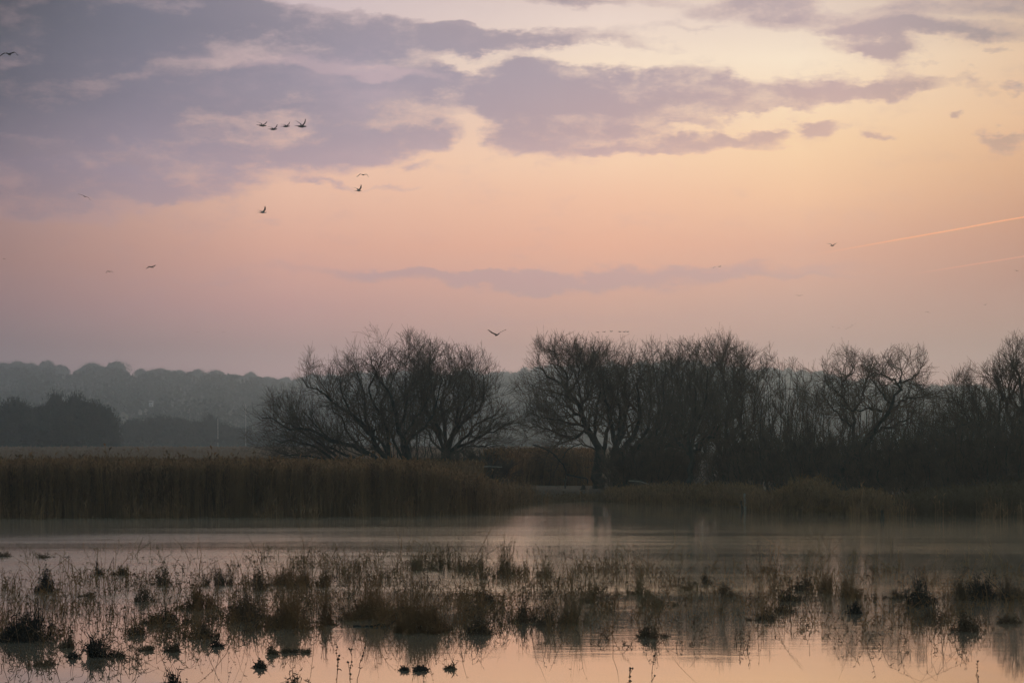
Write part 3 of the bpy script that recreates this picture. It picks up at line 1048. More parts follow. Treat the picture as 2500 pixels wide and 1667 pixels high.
# ------------------------------------------------------------------ reeds
def reeds(name, x, y, hgt, mat, label, cat="reeds", plume=.7, wid=.012, lean=.12, leaves=3, z0=-.1, r=rng, kind="stuff"):
    """one standing mass of reed stems with leaves and plumes; x, y, hgt are arrays"""
    n = len(x)
    g_ = Geo()
    az = r.uniform(0, 2 * np.pi, n)
    ln = np.abs(r.normal(0, lean, n)) + .01
    t = np.linspace(0, 1, 4)
    P = np.empty((n, 4, 3))
    for k_, tt in enumerate(t):
        P[:, k_, 0] = x + np.cos(az) * ln * hgt * tt ** 1.8
        P[:, k_, 1] = y + np.sin(az) * ln * hgt * tt ** 1.8
        P[:, k_, 2] = z0 + (hgt - z0) * tt * (1 - .12 * ln * tt)

    def ribbon(Pc, w, ang):
        """flat blade along Pc (N,n,3), w (n,) half widths, ang facing"""
        N_, n_, _ = Pc.shape
        side = np.stack([np.cos(ang), np.sin(ang), np.zeros(N_)], -1)
        L_ = Pc - side[:, None, :] * w[None, :, None]
        R_ = Pc + side[:, None, :] * w[None, :, None]
        V_ = np.stack([L_, R_], 2).reshape(-1, 3)
        b_ = (np.arange(N_) * n_ * 2)[:, None] + (np.arange(n_ - 1) * 2)[None, :]
        q_ = np.stack([b_, b_ + 1, b_ + 3, b_ + 2], -1).reshape(-1, 4)
        g_.add(V_, q_)
    ribbon(P, np.array([1, .9, .7, .35]) * wid * .6, r.uniform(-.9, .9, n))
    for _ in range(leaves):
        s = r.uniform(.25, .92, n)
        o = np.stack([np.interp(0, [0], [0]) + P[:, 0, 0] + (P[:, 3, 0] - P[:, 0, 0]) * s ** 1.8,
                      P[:, 0, 1] + (P[:, 3, 1] - P[:, 0, 1]) * s ** 1.8,
                      P[:, 0, 2] + (P[:, 3, 2] - P[:, 0, 2]) * s], -1)
        a2 = r.uniform(0, 2 * np.pi, n)
        L2 = r.uniform(.2, .5, n)
        Q_ = np.empty((n, 3, 3))
        Q_[:, 0] = o
        dxy = np.stack([np.cos(a2), np.sin(a2)], -1)
        Q_[:, 1, :2] = o[:, :2] + dxy * (L2 * .45)[:, None]
        Q_[:, 1, 2] = o[:, 2] + L2 * .5
        Q_[:, 2, :2] = o[:, :2] + dxy * L2[:, None]
        Q_[:, 2, 2] = o[:, 2] + L2 * r.uniform(.2, .8, n)
        ribbon(Q_, np.array([.8, .9, .1]) * wid * .8, a2 + np.pi / 2 + r.uniform(-.5, .5, n))
    sel = r.random(n) < plume
    if sel.any():
        m_ = int(sel.sum())
        tip = P[sel, 3]
        drp = r.uniform(0, 2 * np.pi, m_)
        L3 = r.uniform(.12, .26, m_)
        Q_ = np.empty((m_, 4, 3))
        for k_, tt in enumerate((0, .35, .7, 1)):
            Q_[:, k_, 0] = tip[:, 0] + np.cos(drp) * L3 * .5 * tt ** 1.6
            Q_[:, k_, 1] = tip[:, 1] + np.sin(drp) * L3 * .5 * tt ** 1.6
            Q_[:, k_, 2] = tip[:, 2] + L3 * (tt - .35 * tt * tt)
        ribbon(Q_, np.array([.25, 1, .8, .1]) * wid * 1.8, r.uniform(-1, 1, m_))
    o = link(name, g_.me(name, mat))
    tag(o, label, cat, kind=kind)
    return o


def scatter_px(n, xl, xr, yfun, back, r=rng, bias=1.6):
    """points from the shoreline backwards; columns xl..xr in photo pixels"""
    px = r.uniform(xl, xr, n)
    d0 = H * F / (yfun(px) - HY)
    d = d0 + back * r.random(n) ** bias + r.normal(0, .25, n)
    return (px - 1250) / F * d, d, px


# main bed on the left: tall, its top stepping down towards the right end
x, y, px = scatter_px(52000, -260, 1235, shore, 16)
top = np.interp(px, [-260, 0, 600, 800, 950, 1050, 1120, 1180, 1215, 1235], [1.66, 1.66, 1.64, 1.62, 1.58, 1.5, 1.3, 1.0, .75, .5])
clump = .05 * np.sin(x * 1.1) + .04 * np.sin(x * 2.7 + y) + .03 * np.sin(x * 6.1 + 2)
reeds("reed_bed", x, y, top * (rng.normal(1, .05, len(x)) + .11 * (rng.random(len(x)) < .07)) + clump, REED, "tall brown winter reed bed with feathery plumes along the left shore")
x, y, px = scatter_px(16000, -260, 1180, lambda p: np.full_like(p, 1232.), 26, bias=1)
reeds("reed_bed_behind", x, y, rng.normal(1.62, .08, len(x)), REED, "reeds standing behind the front reed bed", leaves=1)
x, y, px = scatter_px(1500, -260, 1180, shore, 9)
reeds("tall_reeds", x, y, np.interp(px, [-260, 600, 950, 1050, 1180], [1.60, 1.58, 1.55, 1.46, 1.05]) + rng.gamma(2, .09, len(x)), REED,
      "taller plumed reeds breaking the top line of the left reed bed", wid=.026, lean=.2, leaves=2, plume=.95)
# stray stems standing out in the water before the beds
px = rng.uniform(-100, 2600, 2600)
keep = np.sin(px * .021) + np.sin(px * .057 + 2) + rng.normal(0, .6, len(px)) > 0
px = px[keep]
d = H * F / (shore(px) - HY) - np.abs(rng.normal(0, 1.6, len(px)))
reeds("shore_stems", (px - 1250) / F * d, d, np.abs(rng.normal(.35, .3, len(px))) + .05, REED, "stray reed stems standing in the water along the edge of the banks", leaves=1, plume=.2)
# pale reeds across the flats behind
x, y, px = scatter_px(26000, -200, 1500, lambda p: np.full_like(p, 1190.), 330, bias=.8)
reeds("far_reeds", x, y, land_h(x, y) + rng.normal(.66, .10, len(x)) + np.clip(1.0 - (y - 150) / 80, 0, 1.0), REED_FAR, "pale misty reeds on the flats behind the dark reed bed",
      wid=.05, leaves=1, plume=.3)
# brown reeds in the gap between the willows
x, y, px = scatter_px(13000, 1190, 1450, lambda p: np.interp(p, [1190, 1240, 1300, 1450, 1500, 1560], [1216., 1208, 1200, 1202, 1216, 1222]), 26, bias=1.4)
reeds("gap_reeds", x, y, rng.normal(1.95, .13, len(x)), REED, "brown reeds closing the gap between the left and middle willows", leaves=2, wid=.016)
x, y, px = scatter_px(4200, 1195, 1520, shore, 12, bias=1.3)
reeds("bank_grass", x, y, (np.abs(rng.normal(.42, .2, len(x))) + .08 + .18 * np.sin(x * 2.3) * np.sin(x * .9 + 1)) * np.interp(px, [1240, 1290, 1510, 1540], [.9, .28, .28, .7]), BANK, "ragged low grass closing the foot of the inlet between the willows", leaves=1, plume=.2)
x, y, px = scatter_px(3800, 1150, 1300, shore, 5, bias=1)
reeds("bank_grass", x, y, np.abs(rng.normal(.55, .22, len(x))) + .1 - .35 * np.clip((px - 1230) / 60, 0, 1), REED, "low brown grass straggling into the inlet", leaves=1, plume=.3)
# low brown bank in front of the thicket
x, y, px = scatter_px(11000, 1480, 1860, shore, 9, bias=1.1)
reeds("bank_grass", x, y, np.abs(rng.normal(.5, .16, len(x))) * np.interp(px, [1480, 1600, 1780, 1860], [.5, .9, 1.0, 1.1]), TAWNY, "low russet grass along the bank below the thicket", leaves=2, plume=.2)
# orange reed clump and its lower neighbour
x, y, px = scatter_px(9000, 1845, 2060, shore, 5, bias=1.2)
hh = np.interp(px, [1845, 1880, 1920, 2000, 2035, 2060], [.25, .45, .7, .8, .62, .4])
hh = hh * (1 + .22 * np.sin(x * 3.1) * np.sin(x * 1.3 + y))
reeds("orange_reeds", x, y, hh * np.clip(rng.normal(.9, .24, len(x)), .2, 1.6), TAWNY, "orange-brown reed clump standing in front of the dark thicket", leaves=2, plume=.6)
x, y, px = scatter_px(4500, 2050, 2190, shore, 4, bias=1.2)
reeds("olive_reeds", x, y, rng.normal(.6, .12, len(x)) * np.interp(px, [2050, 2100, 2150, 2190], [.8, 1, .9, .4]), TAWNY, "lower tawny reeds right of the orange clump", leaves=2, plume=.4)
x, y, px = scatter_px(11000, 2170, 2640, shore, 7, bias=1.2)
reeds("dark_reeds", x, y, rng.normal(.7, .16, len(x)) * np.interp(px, [2170, 2260, 2500], [.5, .8, 1.15]), DARK_SEDGE, "dark reeds fringing the bank at the far right", leaves=2, plume=.3)


# ------------------------------------------------------------------ sedge and grass clumps standing in the shallows
def blades(g_, cx, cyy, n, w, h, curve=.5, wid=.006, r=rng, dead=.0):
    a_ = r.uniform(0, 2 * np.pi, n)
    rad = np.sqrt(r.random(n)) * w * .5
    bx = cx + np.cos(a_) * rad * .8
    by = cyy + np.sin(a_) * rad * .5
    hh_ = h * r.uniform(.45, 1.05, n) * (1 - .45 * (rad / (w * .5)) ** 2)
    la = a_ + r.normal(0, .7, n)
    le = hh_ * curve * r.uniform(.1, 1.1, n)
    P = np.empty((n, 5, 3))
    for k_, t in enumerate(np.linspace(0, 1, 5)):
        P[:, k_, 0] = bx + np.cos(la) * le * t ** 2
        P[:, k_, 1] = by + np.sin(la) * le * t ** 2
        P[:, k_, 2] = -.06 + (hh_ + .06) * (t - .28 * curve * t ** 3)
    if dead:
        # snapped stems: the upper half folds over
        s = r.random(n) < dead
        m_ = int(s.sum())
        if m_:
            f = r.uniform(0, 2 * np.pi, m_)
            ll = hh_[s] * r.uniform(.2, .6, m_)
            P[s, 3, 0] = P[s, 2, 0] + np.cos(f) * ll * .6
            P[s, 3, 1] = P[s, 2, 1] + np.sin(f) * ll * .6
            P[s, 3, 2] = P[s, 2, 2] + ll * r.uniform(-.5, .4, m_)
            P[s, 4, 0] = P[s, 3, 0] + np.cos(f) * ll * .5
            P[s, 4, 1] = P[s, 3, 1] + np.sin(f) * ll * .5
            P[s, 4, 2] = np.maximum(P[s, 3, 2] - ll * r.uniform(0, .9, m_), -.02)
    R = np.array([1, 1, .85, .6, .25])[None, :] * wid * r.uniform(.6, 1.2, n)[:, None]
    g_.tube(P, R, 3)
    return P


def seedheads(g_, P, frac, size, r=rng):
    """small curled leaves and seed husks on some stems"""
    s = r.random(len(P)) < frac
    Q_ = P[s]
    if not len(Q_):
        return
    c, rr_ = grow(Q_, np.full(Q_.shape[:2], .004), 4, .35, 1, (25, 100), (size * .5, size * 1.4), 4, -.3, .5, .9, .003, -.02, r)
    rr_[:, 1] *= 1.8
    rr_[:, 2] *= 1.5
    g_.tube(c, rr_, 3)


def tuft(g_, cx, cy_, w, h, n, lean, wid, dead, r):
    """a radiating tuft: blades start close together and spread; heights very uneven"""
    a_ = r.uniform(0, 2 * np.pi, n)
    rad = np.abs(r.normal(0, .28, n)) * w * .5
    bx, by = cx + np.cos(a_) * rad, cy_ + np.sin(a_) * rad
    hh_ = h * np.clip(r.beta(2.0, 1.9, n), .12, 1) * np.exp(-(rad / (w * .6)) ** 2)
    la = a_ + r.normal(0, .6, n)
    le = np.minimum(hh_ * lean * r.gamma(2., .5, n), w * .6)
    P = np.empty((n, 5, 3))
    kink = r.normal(0, .012, (n, 5, 2))
    for k_, t in enumerate(np.linspace(0, 1, 5)):
        P[:, k_, 0] = bx + np.cos(la) * le * t ** 1.6 + kink[:, k_, 0] * t
        P[:, k_, 1] = by + np.sin(la) * le * t ** 1.6 + kink[:, k_, 1] * t
        P[:, k_, 2] = -.05 + (hh_ + .05) * (t - .16 * t ** 3)
    s = r.random(n) < dead
    m_ = int(s.sum())
    if m_:
        f = r.uniform(0, 2 * np.pi, m_)
        ll = hh_[s] * r.uniform(.2, .7, m_)
        kk = 2
        P[s, 3, 0] = P[s, kk, 0] + np.cos(f) * ll * .6
        P[s, 3, 1] = P[s, kk, 1] + np.sin(f) * ll * .6
        P[s, 3, 2] = P[s, kk, 2] + ll * r.uniform(-.5, .4, m_)
        P[s, 4, 0] = P[s, 3, 0] + np.cos(f) * ll * .5
        P[s, 4, 1] = P[s, 3, 1] + np.sin(f) * ll * .5
        P[s, 4, 2] = np.maximum(P[s, 3, 2] - ll * r.uniform(0, .9, m_), -.02)
    R = np.array([1, 1, .85, .6, .25])[None, :] * wid * r.uniform(.5, 1.3, n)[:, None]
    g_.tube(P, R, 3)
    return P


def clump(px, py, w, h, style, label, n=None, seed=0, name=None):
    r = np.random.default_rng(3000 + seed)
    D = dist(py)
    wm_, hm = w / F * D, h / F * D * 1.35
    loc = (X(px, D), D, 0)
    g_ = Geo()
    #        tufts per 30 px, blades per tuft, lean, width, broken, heads, head size
    par = {"rust": (3.6, 46, .32, .0034, .16, .22, .05), "olive": (3.0, 34, .18, .0032, .14, .2, .05),
           "dead": (3.2, 38, .38, .0038, .5, .6, .075), "dark": (3.0, 46, .5, .0062, .4, .5, .08), "low": (2.4, 34, .9, .0045, .6, .5, .06)}[style]
    mat, nm = {"rust": (RUSTY, "grass_tussock"), "olive": (OLIVE, "sedge_tuft"), "dead": (DEAD, "dead_stem_clump"), "dark": (WET, "dark_tussock"),
               "low": (DEAD, "low_sedge_mat")}[style]
    nt_ = max(4, int(par[0] * w / 15 * r.uniform(.8, 1.2)))
    if "dense" in label or "tall brown" in label or "broad rust" in label:
        nt_ = int(nt_ * 1.6)
    lead = r.uniform(-.25, .25)
    for i in range(nt_):
        ox = r.normal(0, .36) * wm_
        oy = r.normal(0, .2) * wm_ * 2.0
        hs = hm * (1.3 * math.exp(-((ox / wm_ - lead) / .5) ** 2)) * r.uniform(.3, 1.05)
        if i == 0:
            ox, hs = lead * wm_, hm * 1.3
        P = tuft(g_, ox, oy, wm_ * r.uniform(.2, .6), max(hs, .06), int(par[1] * r.uniform(.2, .9)), par[2], par[3], par[4], r)
        seedheads(g_, P, par[5], par[6], r)
    # dark matted foot and a few outliers trailing over the water
    P = tuft(g_, 0, 0, wm_ * 1.0, hm * .22, int(w * .7), 1.3, par[3] * 1.25, .6, r)
    P = tuft(g_, r.normal(0, .3) * wm_, 0, wm_ * 2.0, hm * .5, int(w * .3), .5, .004, .6, r)
    seedheads(g_, P, .6, .06, r)
    o = link(name or nm, g_.me(nm, mat), loc=loc)
    tag(o, label, "marsh plant", "grass and sedge clumps in the shallows")
    return o


CL = [
    (115, 1443, 42, 62, "dark", "dark narrow clump high on the left, above the black left-edge mass"),
    (52, 1562, 95, 95, "dark", "tall black mass of stems at the left edge of the water"),
    (235, 1602, 85, 60, "dark", "large black tussock near the bottom left corner"),
    (98, 1622, 66, 26, "low", "low dark mat left of the large black tussock"),
    (165, 1580, 34, 40, "dead", "thin dead stems between the black mass and the large black tussock"),
    (215, 1456, 60, 22, "low", "low dark mat of sedge right of the dark narrow clump"),
    (410, 1426, 46, 62, "dead", "airy dead stems at the back, second group from the left"),
    (392, 1520, 74, 76, "dead", "brown dead-stem clump with a dark foot left of centre"),
    (472, 1486, 70, 80, "rust", "rust-brown tussock standing between two dead-stem clumps"),
    (342, 1548, 46, 34, "low", "small low mat with a dark foot below the left dead stems"),
    (500, 1557, 66, 60, "dead", "loose brown stems below the rust tussock on the left"),
    (595, 1512, 88, 72, "dead", "wide tangle of brown stems with one slanting dark tuft"),
    (345, 1468, 30, 58, "dead", "narrow upright dead clump on the left"),
    (535, 1428, 60, 60, "dead", "thin curled stems at the back between two taller groups"),
    (635, 1440, 30, 55, "dead", "slim dead stems beside the row of back tussocks"),
    (18, 1358, 50, 18, "low", "floating dark debris at the far left edge"),
    (108, 1360, 50, 18, "low", "floating dark debris line, second from the left edge"),
    (690, 1427, 88, 66, "rust", "left of two rust tussocks in the back row"),
    (738, 1425, 46, 58, "rust", "small rust tuft between the back-row tussocks"),
    (790, 1432, 44, 82, "rust", "tall thin rust tussock in the back row"),
    (705, 1530, 100, 88, "rust", "broad rust-brown tussock with a dark foot left of the largest tussock"),
    (800, 1524, 56, 78, "rust", "thin reddish tussock just left of the largest tussock"),
    (900, 1510, 112, 108, "rust", "largest tussock, a dense rust-brown dome in the middle left"),
    (975, 1500, 60, 70, "rust", "pale wispy fringe right of the largest tussock"),
    (1020, 1542, 88, 118, "rust", "tall brown tussock with a dark foot right of the largest tussock"),
    (1062, 1535, 50, 80, "rust", "ragged tail of the tall brown tussock"),
    (1035, 1392, 60, 52, "olive", "faint olive tuft in the back row left of centre"),
    (1110, 1390, 80, 56, "olive", "olive sedge band in the back row near the centre"),
    (1185, 1412, 48, 78, "olive", "upright olive sedge tuft near the centre of the back row"),
    (1245, 1400, 72, 82, "olive", "tall pale olive sedge at the edge of the bright water"),
    (1325, 1408, 44, 62, "olive", "sparse olive stems right of the tall pale sedge"),
    (1180, 1546, 60, 64, "dead", "dark-footed dead stems in the centre of the picture"),
    (1190, 1470, 40, 48, "dead", "small dead tuft above the dark-footed stems"),
    (1285, 1518, 44, 64, "dead", "pointed brown dead tuft right of centre"),
    (1335, 1526, 54, 46, "dead", "low dead stems beside the pointed brown tuft"),
    (1405, 1520, 70, 108, "olive", "tallest sparse sedge right of centre"),
    (1440, 1470, 40, 70, "olive", "thin sedge stems behind the tallest sparse sedge"),
    (1550, 1450, 60, 66, "olive", "sparse stems in ruffled water right of centre"),
    (1600, 1478, 60, 50, "olive", "low sparse stems in the ruffled water"),
    (1585, 1555, 50, 70, "dead", "thin dead stems hanging low right of centre"),
    (1722, 1424, 28, 44, "dead", "small neat tuft in the ruffled water"),
    (1772, 1456, 26, 42, "dead", "little arched tuft of stems folding back to the water"),
    (1680, 1440, 50, 40, "olive", "faint wisps left of the small neat tuft"),
    (1920, 1466, 48, 56, "dead", "dark-footed rounded tuft on the right"),
    (1915, 1492, 50, 18, "low", "low dark mat just below the rounded tuft on the right"),
    (1960, 1440, 30, 62, "dead", "single tall wisp right of the rounded tuft"),
    (2015, 1446, 40, 56, "rust", "reddish-brown tuft on the right, left of the wispy pair"),
    (2078, 1458, 62, 64, "rust", "wispy reddish tuft above the black snag"),
    (2085, 1497, 34, 30, "dark", "small black snag with a forked stem on the right"),
    (2185, 1460, 54, 26, "low", "low green mat left of the tall dark clump"),
    (2250, 1478, 62, 92, "dark", "tall dark-green clump on the right"),
    (2350, 1462, 60, 70, "dead", "left part of the long dark sedge hedge at the right edge"),
    (2410, 1463, 70, 80, "dark", "middle part of the long dark sedge hedge at the right edge"),
    (2475, 1462, 70, 76, "dead", "right end of the long dark sedge hedge, at the frame edge"),
    (2350, 1540, 46, 76, "dead", "bent dead stems below the long dark sedge hedge"),
    (2470, 1520, 80, 26, "low", "low dark mat at the right frame edge"),
    (2270, 1510, 40, 36, "dead", "few bent stems below the tall dark clump"),
    (1870, 1512, 60, 12, "low", "thin dark line of matted stems on the bright water"),
    (1030, 1636, 36, 20, "dark", "small round black tussock alone on the bright water"),
    (990, 1636, 16, 9, "dark", "tiny dark tuft just left of the small round black tussock"),
    (1105, 1632, 18, 16, "dead", "thin stems right of the small round black tussock"),
    (632, 1628, 34, 18, "dark", "small spiky dark tuft on the lower left water"),
    (665, 1596, 22, 36, "dead", "slanting curled stem above the small spiky dark tuft"),
    (700, 1592, 20, 10, "dead", "tiny curled stems below the broad rust tussock"),
    (745, 1592, 20, 8, "dead", "tiny arched stems on the calm water"),
    (425, 1590, 34, 26, "dead", "little dark curled sprigs on the calm lower left water"),
    (362, 1586, 38, 14, "dead", "tiny dark sprigs right of the large black tussock"),
    (530, 1578, 20, 20, "dark", "small knot of stems at the end of the loose brown tangle"),
    (238, 1402, 14, 34, "dark", "lone dark stalk standing at the back left"),
    (300, 1402, 40, 26, "dead", "little slanted sprigs at the back left"),
]
for i, (px, py, w, h, st, lab) in enumerate(CL):
    clump(px, py, w, h, st, lab, seed=i)

# countless single stems between the clumps
def sow(n, bands, hscale, mat, name, label, wid=.0038, dead=.6, sd=7):
    r = np.random.default_rng(sd)
    g_ = Geo()
    tot = sum(b_[4] for b_ in bands)
    for (xa, xb, ya, yb, wt) in bands:
        m_ = int(n * wt / tot)
        px = r.uniform(xa, xb, m_)
        pyy = r.uniform(ya, yb, m_)
        # gather them into loose drifts
        keep = (np.sin(px * .043 + pyy * .11) + np.sin(px * .019 - pyy * .07 + 1.7) + .8 * np.sin(px * .011 + pyy * .033 + sd) + r.normal(0, .65, m_)) > .15
        px, pyy = px[keep], pyy[keep]
        D = H * F / (pyy - HY)
        m_ = len(px)
        hh_ = hscale * r.gamma(1.5, .5, m_) * .6
        a_ = r.uniform(0, 2 * np.pi, m_)
        le = hh_ * np.abs(r.normal(0, .6, m_))
        P = np.empty((m_, 5, 3))
        for k_, t in enumerate(np.linspace(0, 1, 5)):
            P[:, k_, 0] = X(px, D) + np.cos(a_) * le * t ** 1.7
            P[:, k_, 1] = D + np.sin(a_) * le * t ** 1.7
            P[:, k_, 2] = -.05 + (hh_ + .05) * t
        P[:, 1:, :2] += r.normal(0, .012, P[:, 1:, :2].shape)
        s = r.random(m_) < dead
        k2 = int(s.sum())
        f = r.uniform(0, 2 * np.pi, k2)
        ll = hh_[s] * r.uniform(.25, .9, k2)
        P[s, 3, 0] = P[s, 2, 0] + np.cos(f) * ll * .5
        P[s, 3, 1] = P[s, 2, 1] + np.sin(f) * ll * .5
        P[s, 3, 2] = P[s, 2, 2] + ll * r.uniform(-.4, .3, k2)
        P[s, 4, 0] = P[s, 3, 0] + np.cos(f) * ll * .4
        P[s, 4, 1] = P[s, 3, 1] + np.sin(f) * ll * .4
        P[s, 4, 2] = np.maximum(P[s, 3, 2] - ll * r.uniform(0, 1, k2), -.02)
        R = np.array([1, 1, .9, .7, .3])[None, :] * wid * r.uniform(.6, 1.4, m_)[:, None] * np.clip(D / 38, .8, 1.6)[:, None]
        g_.tube(P, R, 3)
        seedheads(g_, P, .55, .07, r)
    tag(link(name, g_.me(name, mat)), label, "dead stems", kind="stuff")


BANDS = [(-20, 620, 1400, 1570, 3.2), (560, 1180, 1365, 1550, 3.8), (1120, 1500, 1385, 1550, 2.2), (1440, 1900, 1385, 1520, 1.2),
         (1850, 2520, 1390, 1540, 1.7)]
sow(9500, BANDS, .46, RUSTY, "marsh_stalks", "continuous drift of thin brown stalks across the near water", wid=.0044, dead=.45, sd=21)
sow(6000, BANDS + [(0, 350, 1540, 1640, 1.2), (1450, 2450, 1500, 1590, .8), (1000, 1500, 1340, 1400, .4)],
    .5, DEAD, "marsh_stems", "scattered dark broken stems poking up through the shallow water", dead=.65)
sow(1500, [(0, 500, 1330, 1420, 1), (600, 1350, 1345, 1420, 2.4), (1400, 2500, 1350, 1430, 1.6)],
    .45, OLIVE, "marsh_wisps", "faint wisps of sedge at the far side of the shallows", sd=9)
# stalks with fluffy seed heads rising from just below the frame
def forb(px, py, hpx, lean, label, heads, seed=0, branches=3):
    r = np.random.default_rng(seed + 70)
    D = dist(py)
    hm = hpx / F * D
    root = empty("seed_stalk", (X(px, D), D, 0))
    tag(root, label, "marsh plant", "stalks with seed heads in the foreground")
    g_ = Geo()
    n = 9
    t = np.linspace(0, 1, n)
    P = np.stack([lean * hm * t ** 1.5 + r.normal(0, .008, n), r.normal(0, .01, n), -.05 + (hm + .05) * t], -1)
    g_.tube(P, np.linspace(.0045, .002, n), 5)
    seedheads(g_, P[None][:, ::2], 1.0, .05, r)
    c, rr_ = grow(P[None], np.full((1, n), .005), branches, .3, .9, (20, 45), (.06, .16), 5, .6, .12, .8, .0025, 0, r)
    g_.tube(c, rr_, 3)
    link("stem", g_.me("stem", DEAD, True), root)
    tips = [P[-1]] + [q[-1] for q in c] + [P[int(n * f)] for f in r.uniform(.4, .9, heads)]
    for q in tips:
        gg = Geo()
        s = r.uniform(.009, .017)
        m_ = 22
        d = norm(r.normal(size=(m_, 3)))
        Q_ = np.stack([np.zeros((m_, 3)), d * s * .6, d * s], 1)
        gg.tube(Q_, np.tile([.002, .003, .0012], (m_, 1)), 3)
        link("seed_head", gg.me("seed_head", WET), root, tuple(q))


forb(822, 1690, 112, .02, "tall stalk with dark seed heads rising from the bottom edge, left of its twin", 3, 1)
forb(857, 1690, 105, .0, "seed stalk with a fat dark top at the bottom edge, right of its twin", 4, 2)
forb(870, 1672, 92, .25, "thin stalk leaning right beside the fat-topped seed stalk", 1, 3, 1)
forb(1537, 1700, 70, .02, "soft seed stalk at the bottom edge below the bright water", 2, 4)
forb(1590, 1700, 100, .03, "pale thin stalk at the bottom edge, right of the soft seed stalk", 1, 5, 2)
forb(2388, 1695, 82, -.05, "lone seed stalk at the bottom edge on the right", 1, 6, 1)
clump(708, 1700, 46, 64, "dead", "rust-tipped sprigs cut off by the bottom edge of the picture", seed=90)
clump(755, 1690, 20, 34, "dead", "small curled sprig cut off by the bottom edge beside the rust-tipped sprigs", seed=91)
clump(430, 1700, 60, 60, "dark", "dark stems leaning in from the bottom edge on the left", seed=92)


# ------------------------------------------------------------------ wood at the water's edge
def stick(name, pts, D, r0, r1, mat, label, cat, k=7, n=12, jit=.01, yoff=None, seed=1, twigs=0):
    r = np.random.default_rng(seed)
    P = spline([(X(a_, D), D + (0 if yoff is None else yoff[i]), Z(b_, D)) for i, (a_, b_) in enumerate(pts)], n)
    P[1:-1] += r.normal(0, jit, P[1:-1].shape)
    loc = P[0].copy()
    g_ = Geo()
    R = np.linspace(r0, r1, n) * r.uniform(.85, 1.15, n)
    g_.tube(P - loc, R, k)
    # close the ends
    for e in (0, -1):
        c_ = (P - loc)[e]
        ring = tubes((P - loc)[None], R[None], k)[0].reshape(n, k, 3)[e]
        g_.add(np.vstack([ring, c_]), T=[(i, (i + 1) % k, k) for i in range(k)])
    if twigs:
        c, rr_ = grow((P - loc)[None], R[None], twigs, .2, 1, (20, 60), (.15, .6), 5, .1, .25, .5, .006, None, r)
        g_.tube(c, rr_, 3)
    o = link(name, g_.me(name, mat, True), loc=tuple(loc))
    return tag(o, label, cat)


stick("mooring_post", [(1820, 1256), (1819, 1225), (1818, 1204)], 93, .055, .04, PALEW, "thin bleached post standing in the water left of the orange reeds", "post")
stick("rotten_stake", [(1812, 1262), (1812, 1240), (1809, 1222)], 92, .075, .03, STUMP, "dark broken stake leaning beside the thin bleached post", "stake")
stick("rotten_stake", [(2154, 1272), (2155, 1255), (2154, 1245)], 80, .07, .045, STUMP, "short black stake standing alone in open water on the right", "stake")
stick("rotten_stake", [(2123, 1258), (2123, 1246)], 86, .035, .02, STUMP, "tiny dark stake near the bank left of the lone black stake", "stake")
stick("fallen_bough", [(1302, 1194), (1322, 1201), (1340, 1204), (1380, 1203), (1410, 1199), (1440, 1200), (1452, 1208)], 119, .07, .10, PALEW,
      "pale bleached bough lying along the inlet bank between the willows", "bough", jit=.015)
stick("driftwood", [(1178, 1139), (1202, 1138.5), (1226, 1140)], 108, .022, .018, PALEW, "straight bleached stick caught in the brambles under the rounded willow", "stick")
stick("broken_branch", [(1384, 1158), (1405, 1163), (1433, 1168), (1434, 1180)], 117, .05, .03, BARK, "dark snapped branch hanging over the inlet", "branch", twigs=5)
stick("broken_branch", [(1300, 1085), (1340, 1100), (1372, 1130), (1384, 1158), (1378, 1205)], 117.5, .03, .03, BARK, "drooping dark branch reaching down to the inlet", "branch", twigs=12, jit=.03)
stick("dead_branch", [(1535, 1173), (1570, 1177), (1595, 1187), (1614, 1191)], 110, .03, .018, PALEW, "pale curved branch in the dark bushes beside the old willow", "branch")
stick("driftwood", [(2222, 1238), (2255, 1237), (2290, 1239)], 93, .03, .02, PALEW, "pale driftwood line under the dark reeds on the right bank", "stick", twigs=4)
stick("floating_stick", [(862, 1528), (890, 1529), (915, 1526), (952, 1529)], dist(1529), .018, .012, STUMP,
      "thin black stick floating below the largest tussock with one upturned stub", "stick", twigs=4, jit=.004)
# squat stump with a jagged spike
g_ = Geo()
D = 117.0
ang = np.linspace(0, 2 * np.pi, 11)[:-1]
rs = np.random.default_rng(4)
lv = []
for zz, rad in ((-.15, .36), (.05, .33), (.18, .24), (.28, .12), (.42, .085), (.55, .04)):
    rr2 = rad * rs.uniform(.8, 1.2, 10)
    lv.append(np.stack([np.cos(ang) * rr2 * 1.5 + (0.06 if zz > .3 else 0), np.sin(ang) * rr2, zz + rs.normal(0, .015, 10)], -1))
Vv = np.concatenate(lv + [np.array([[.06, 0, .60]])])
qs = [(i * 10 + j, i * 10 + (j + 1) % 10, (i + 1) * 10 + (j + 1) % 10, (i + 1) * 10 + j) for i in range(5) for j in range(10)]
g_.add(Vv, qs, [(50 + j, 50 + (j + 1) % 10, 60) for j in range(10)])
tag(link("tree_stump", g_.me("tree_stump", STUMP, True), loc=(X(1421, D - 1.5), D - 1.5, 0)),
    "squat dark stump with a jagged spike in front of the pale bough", "stump")

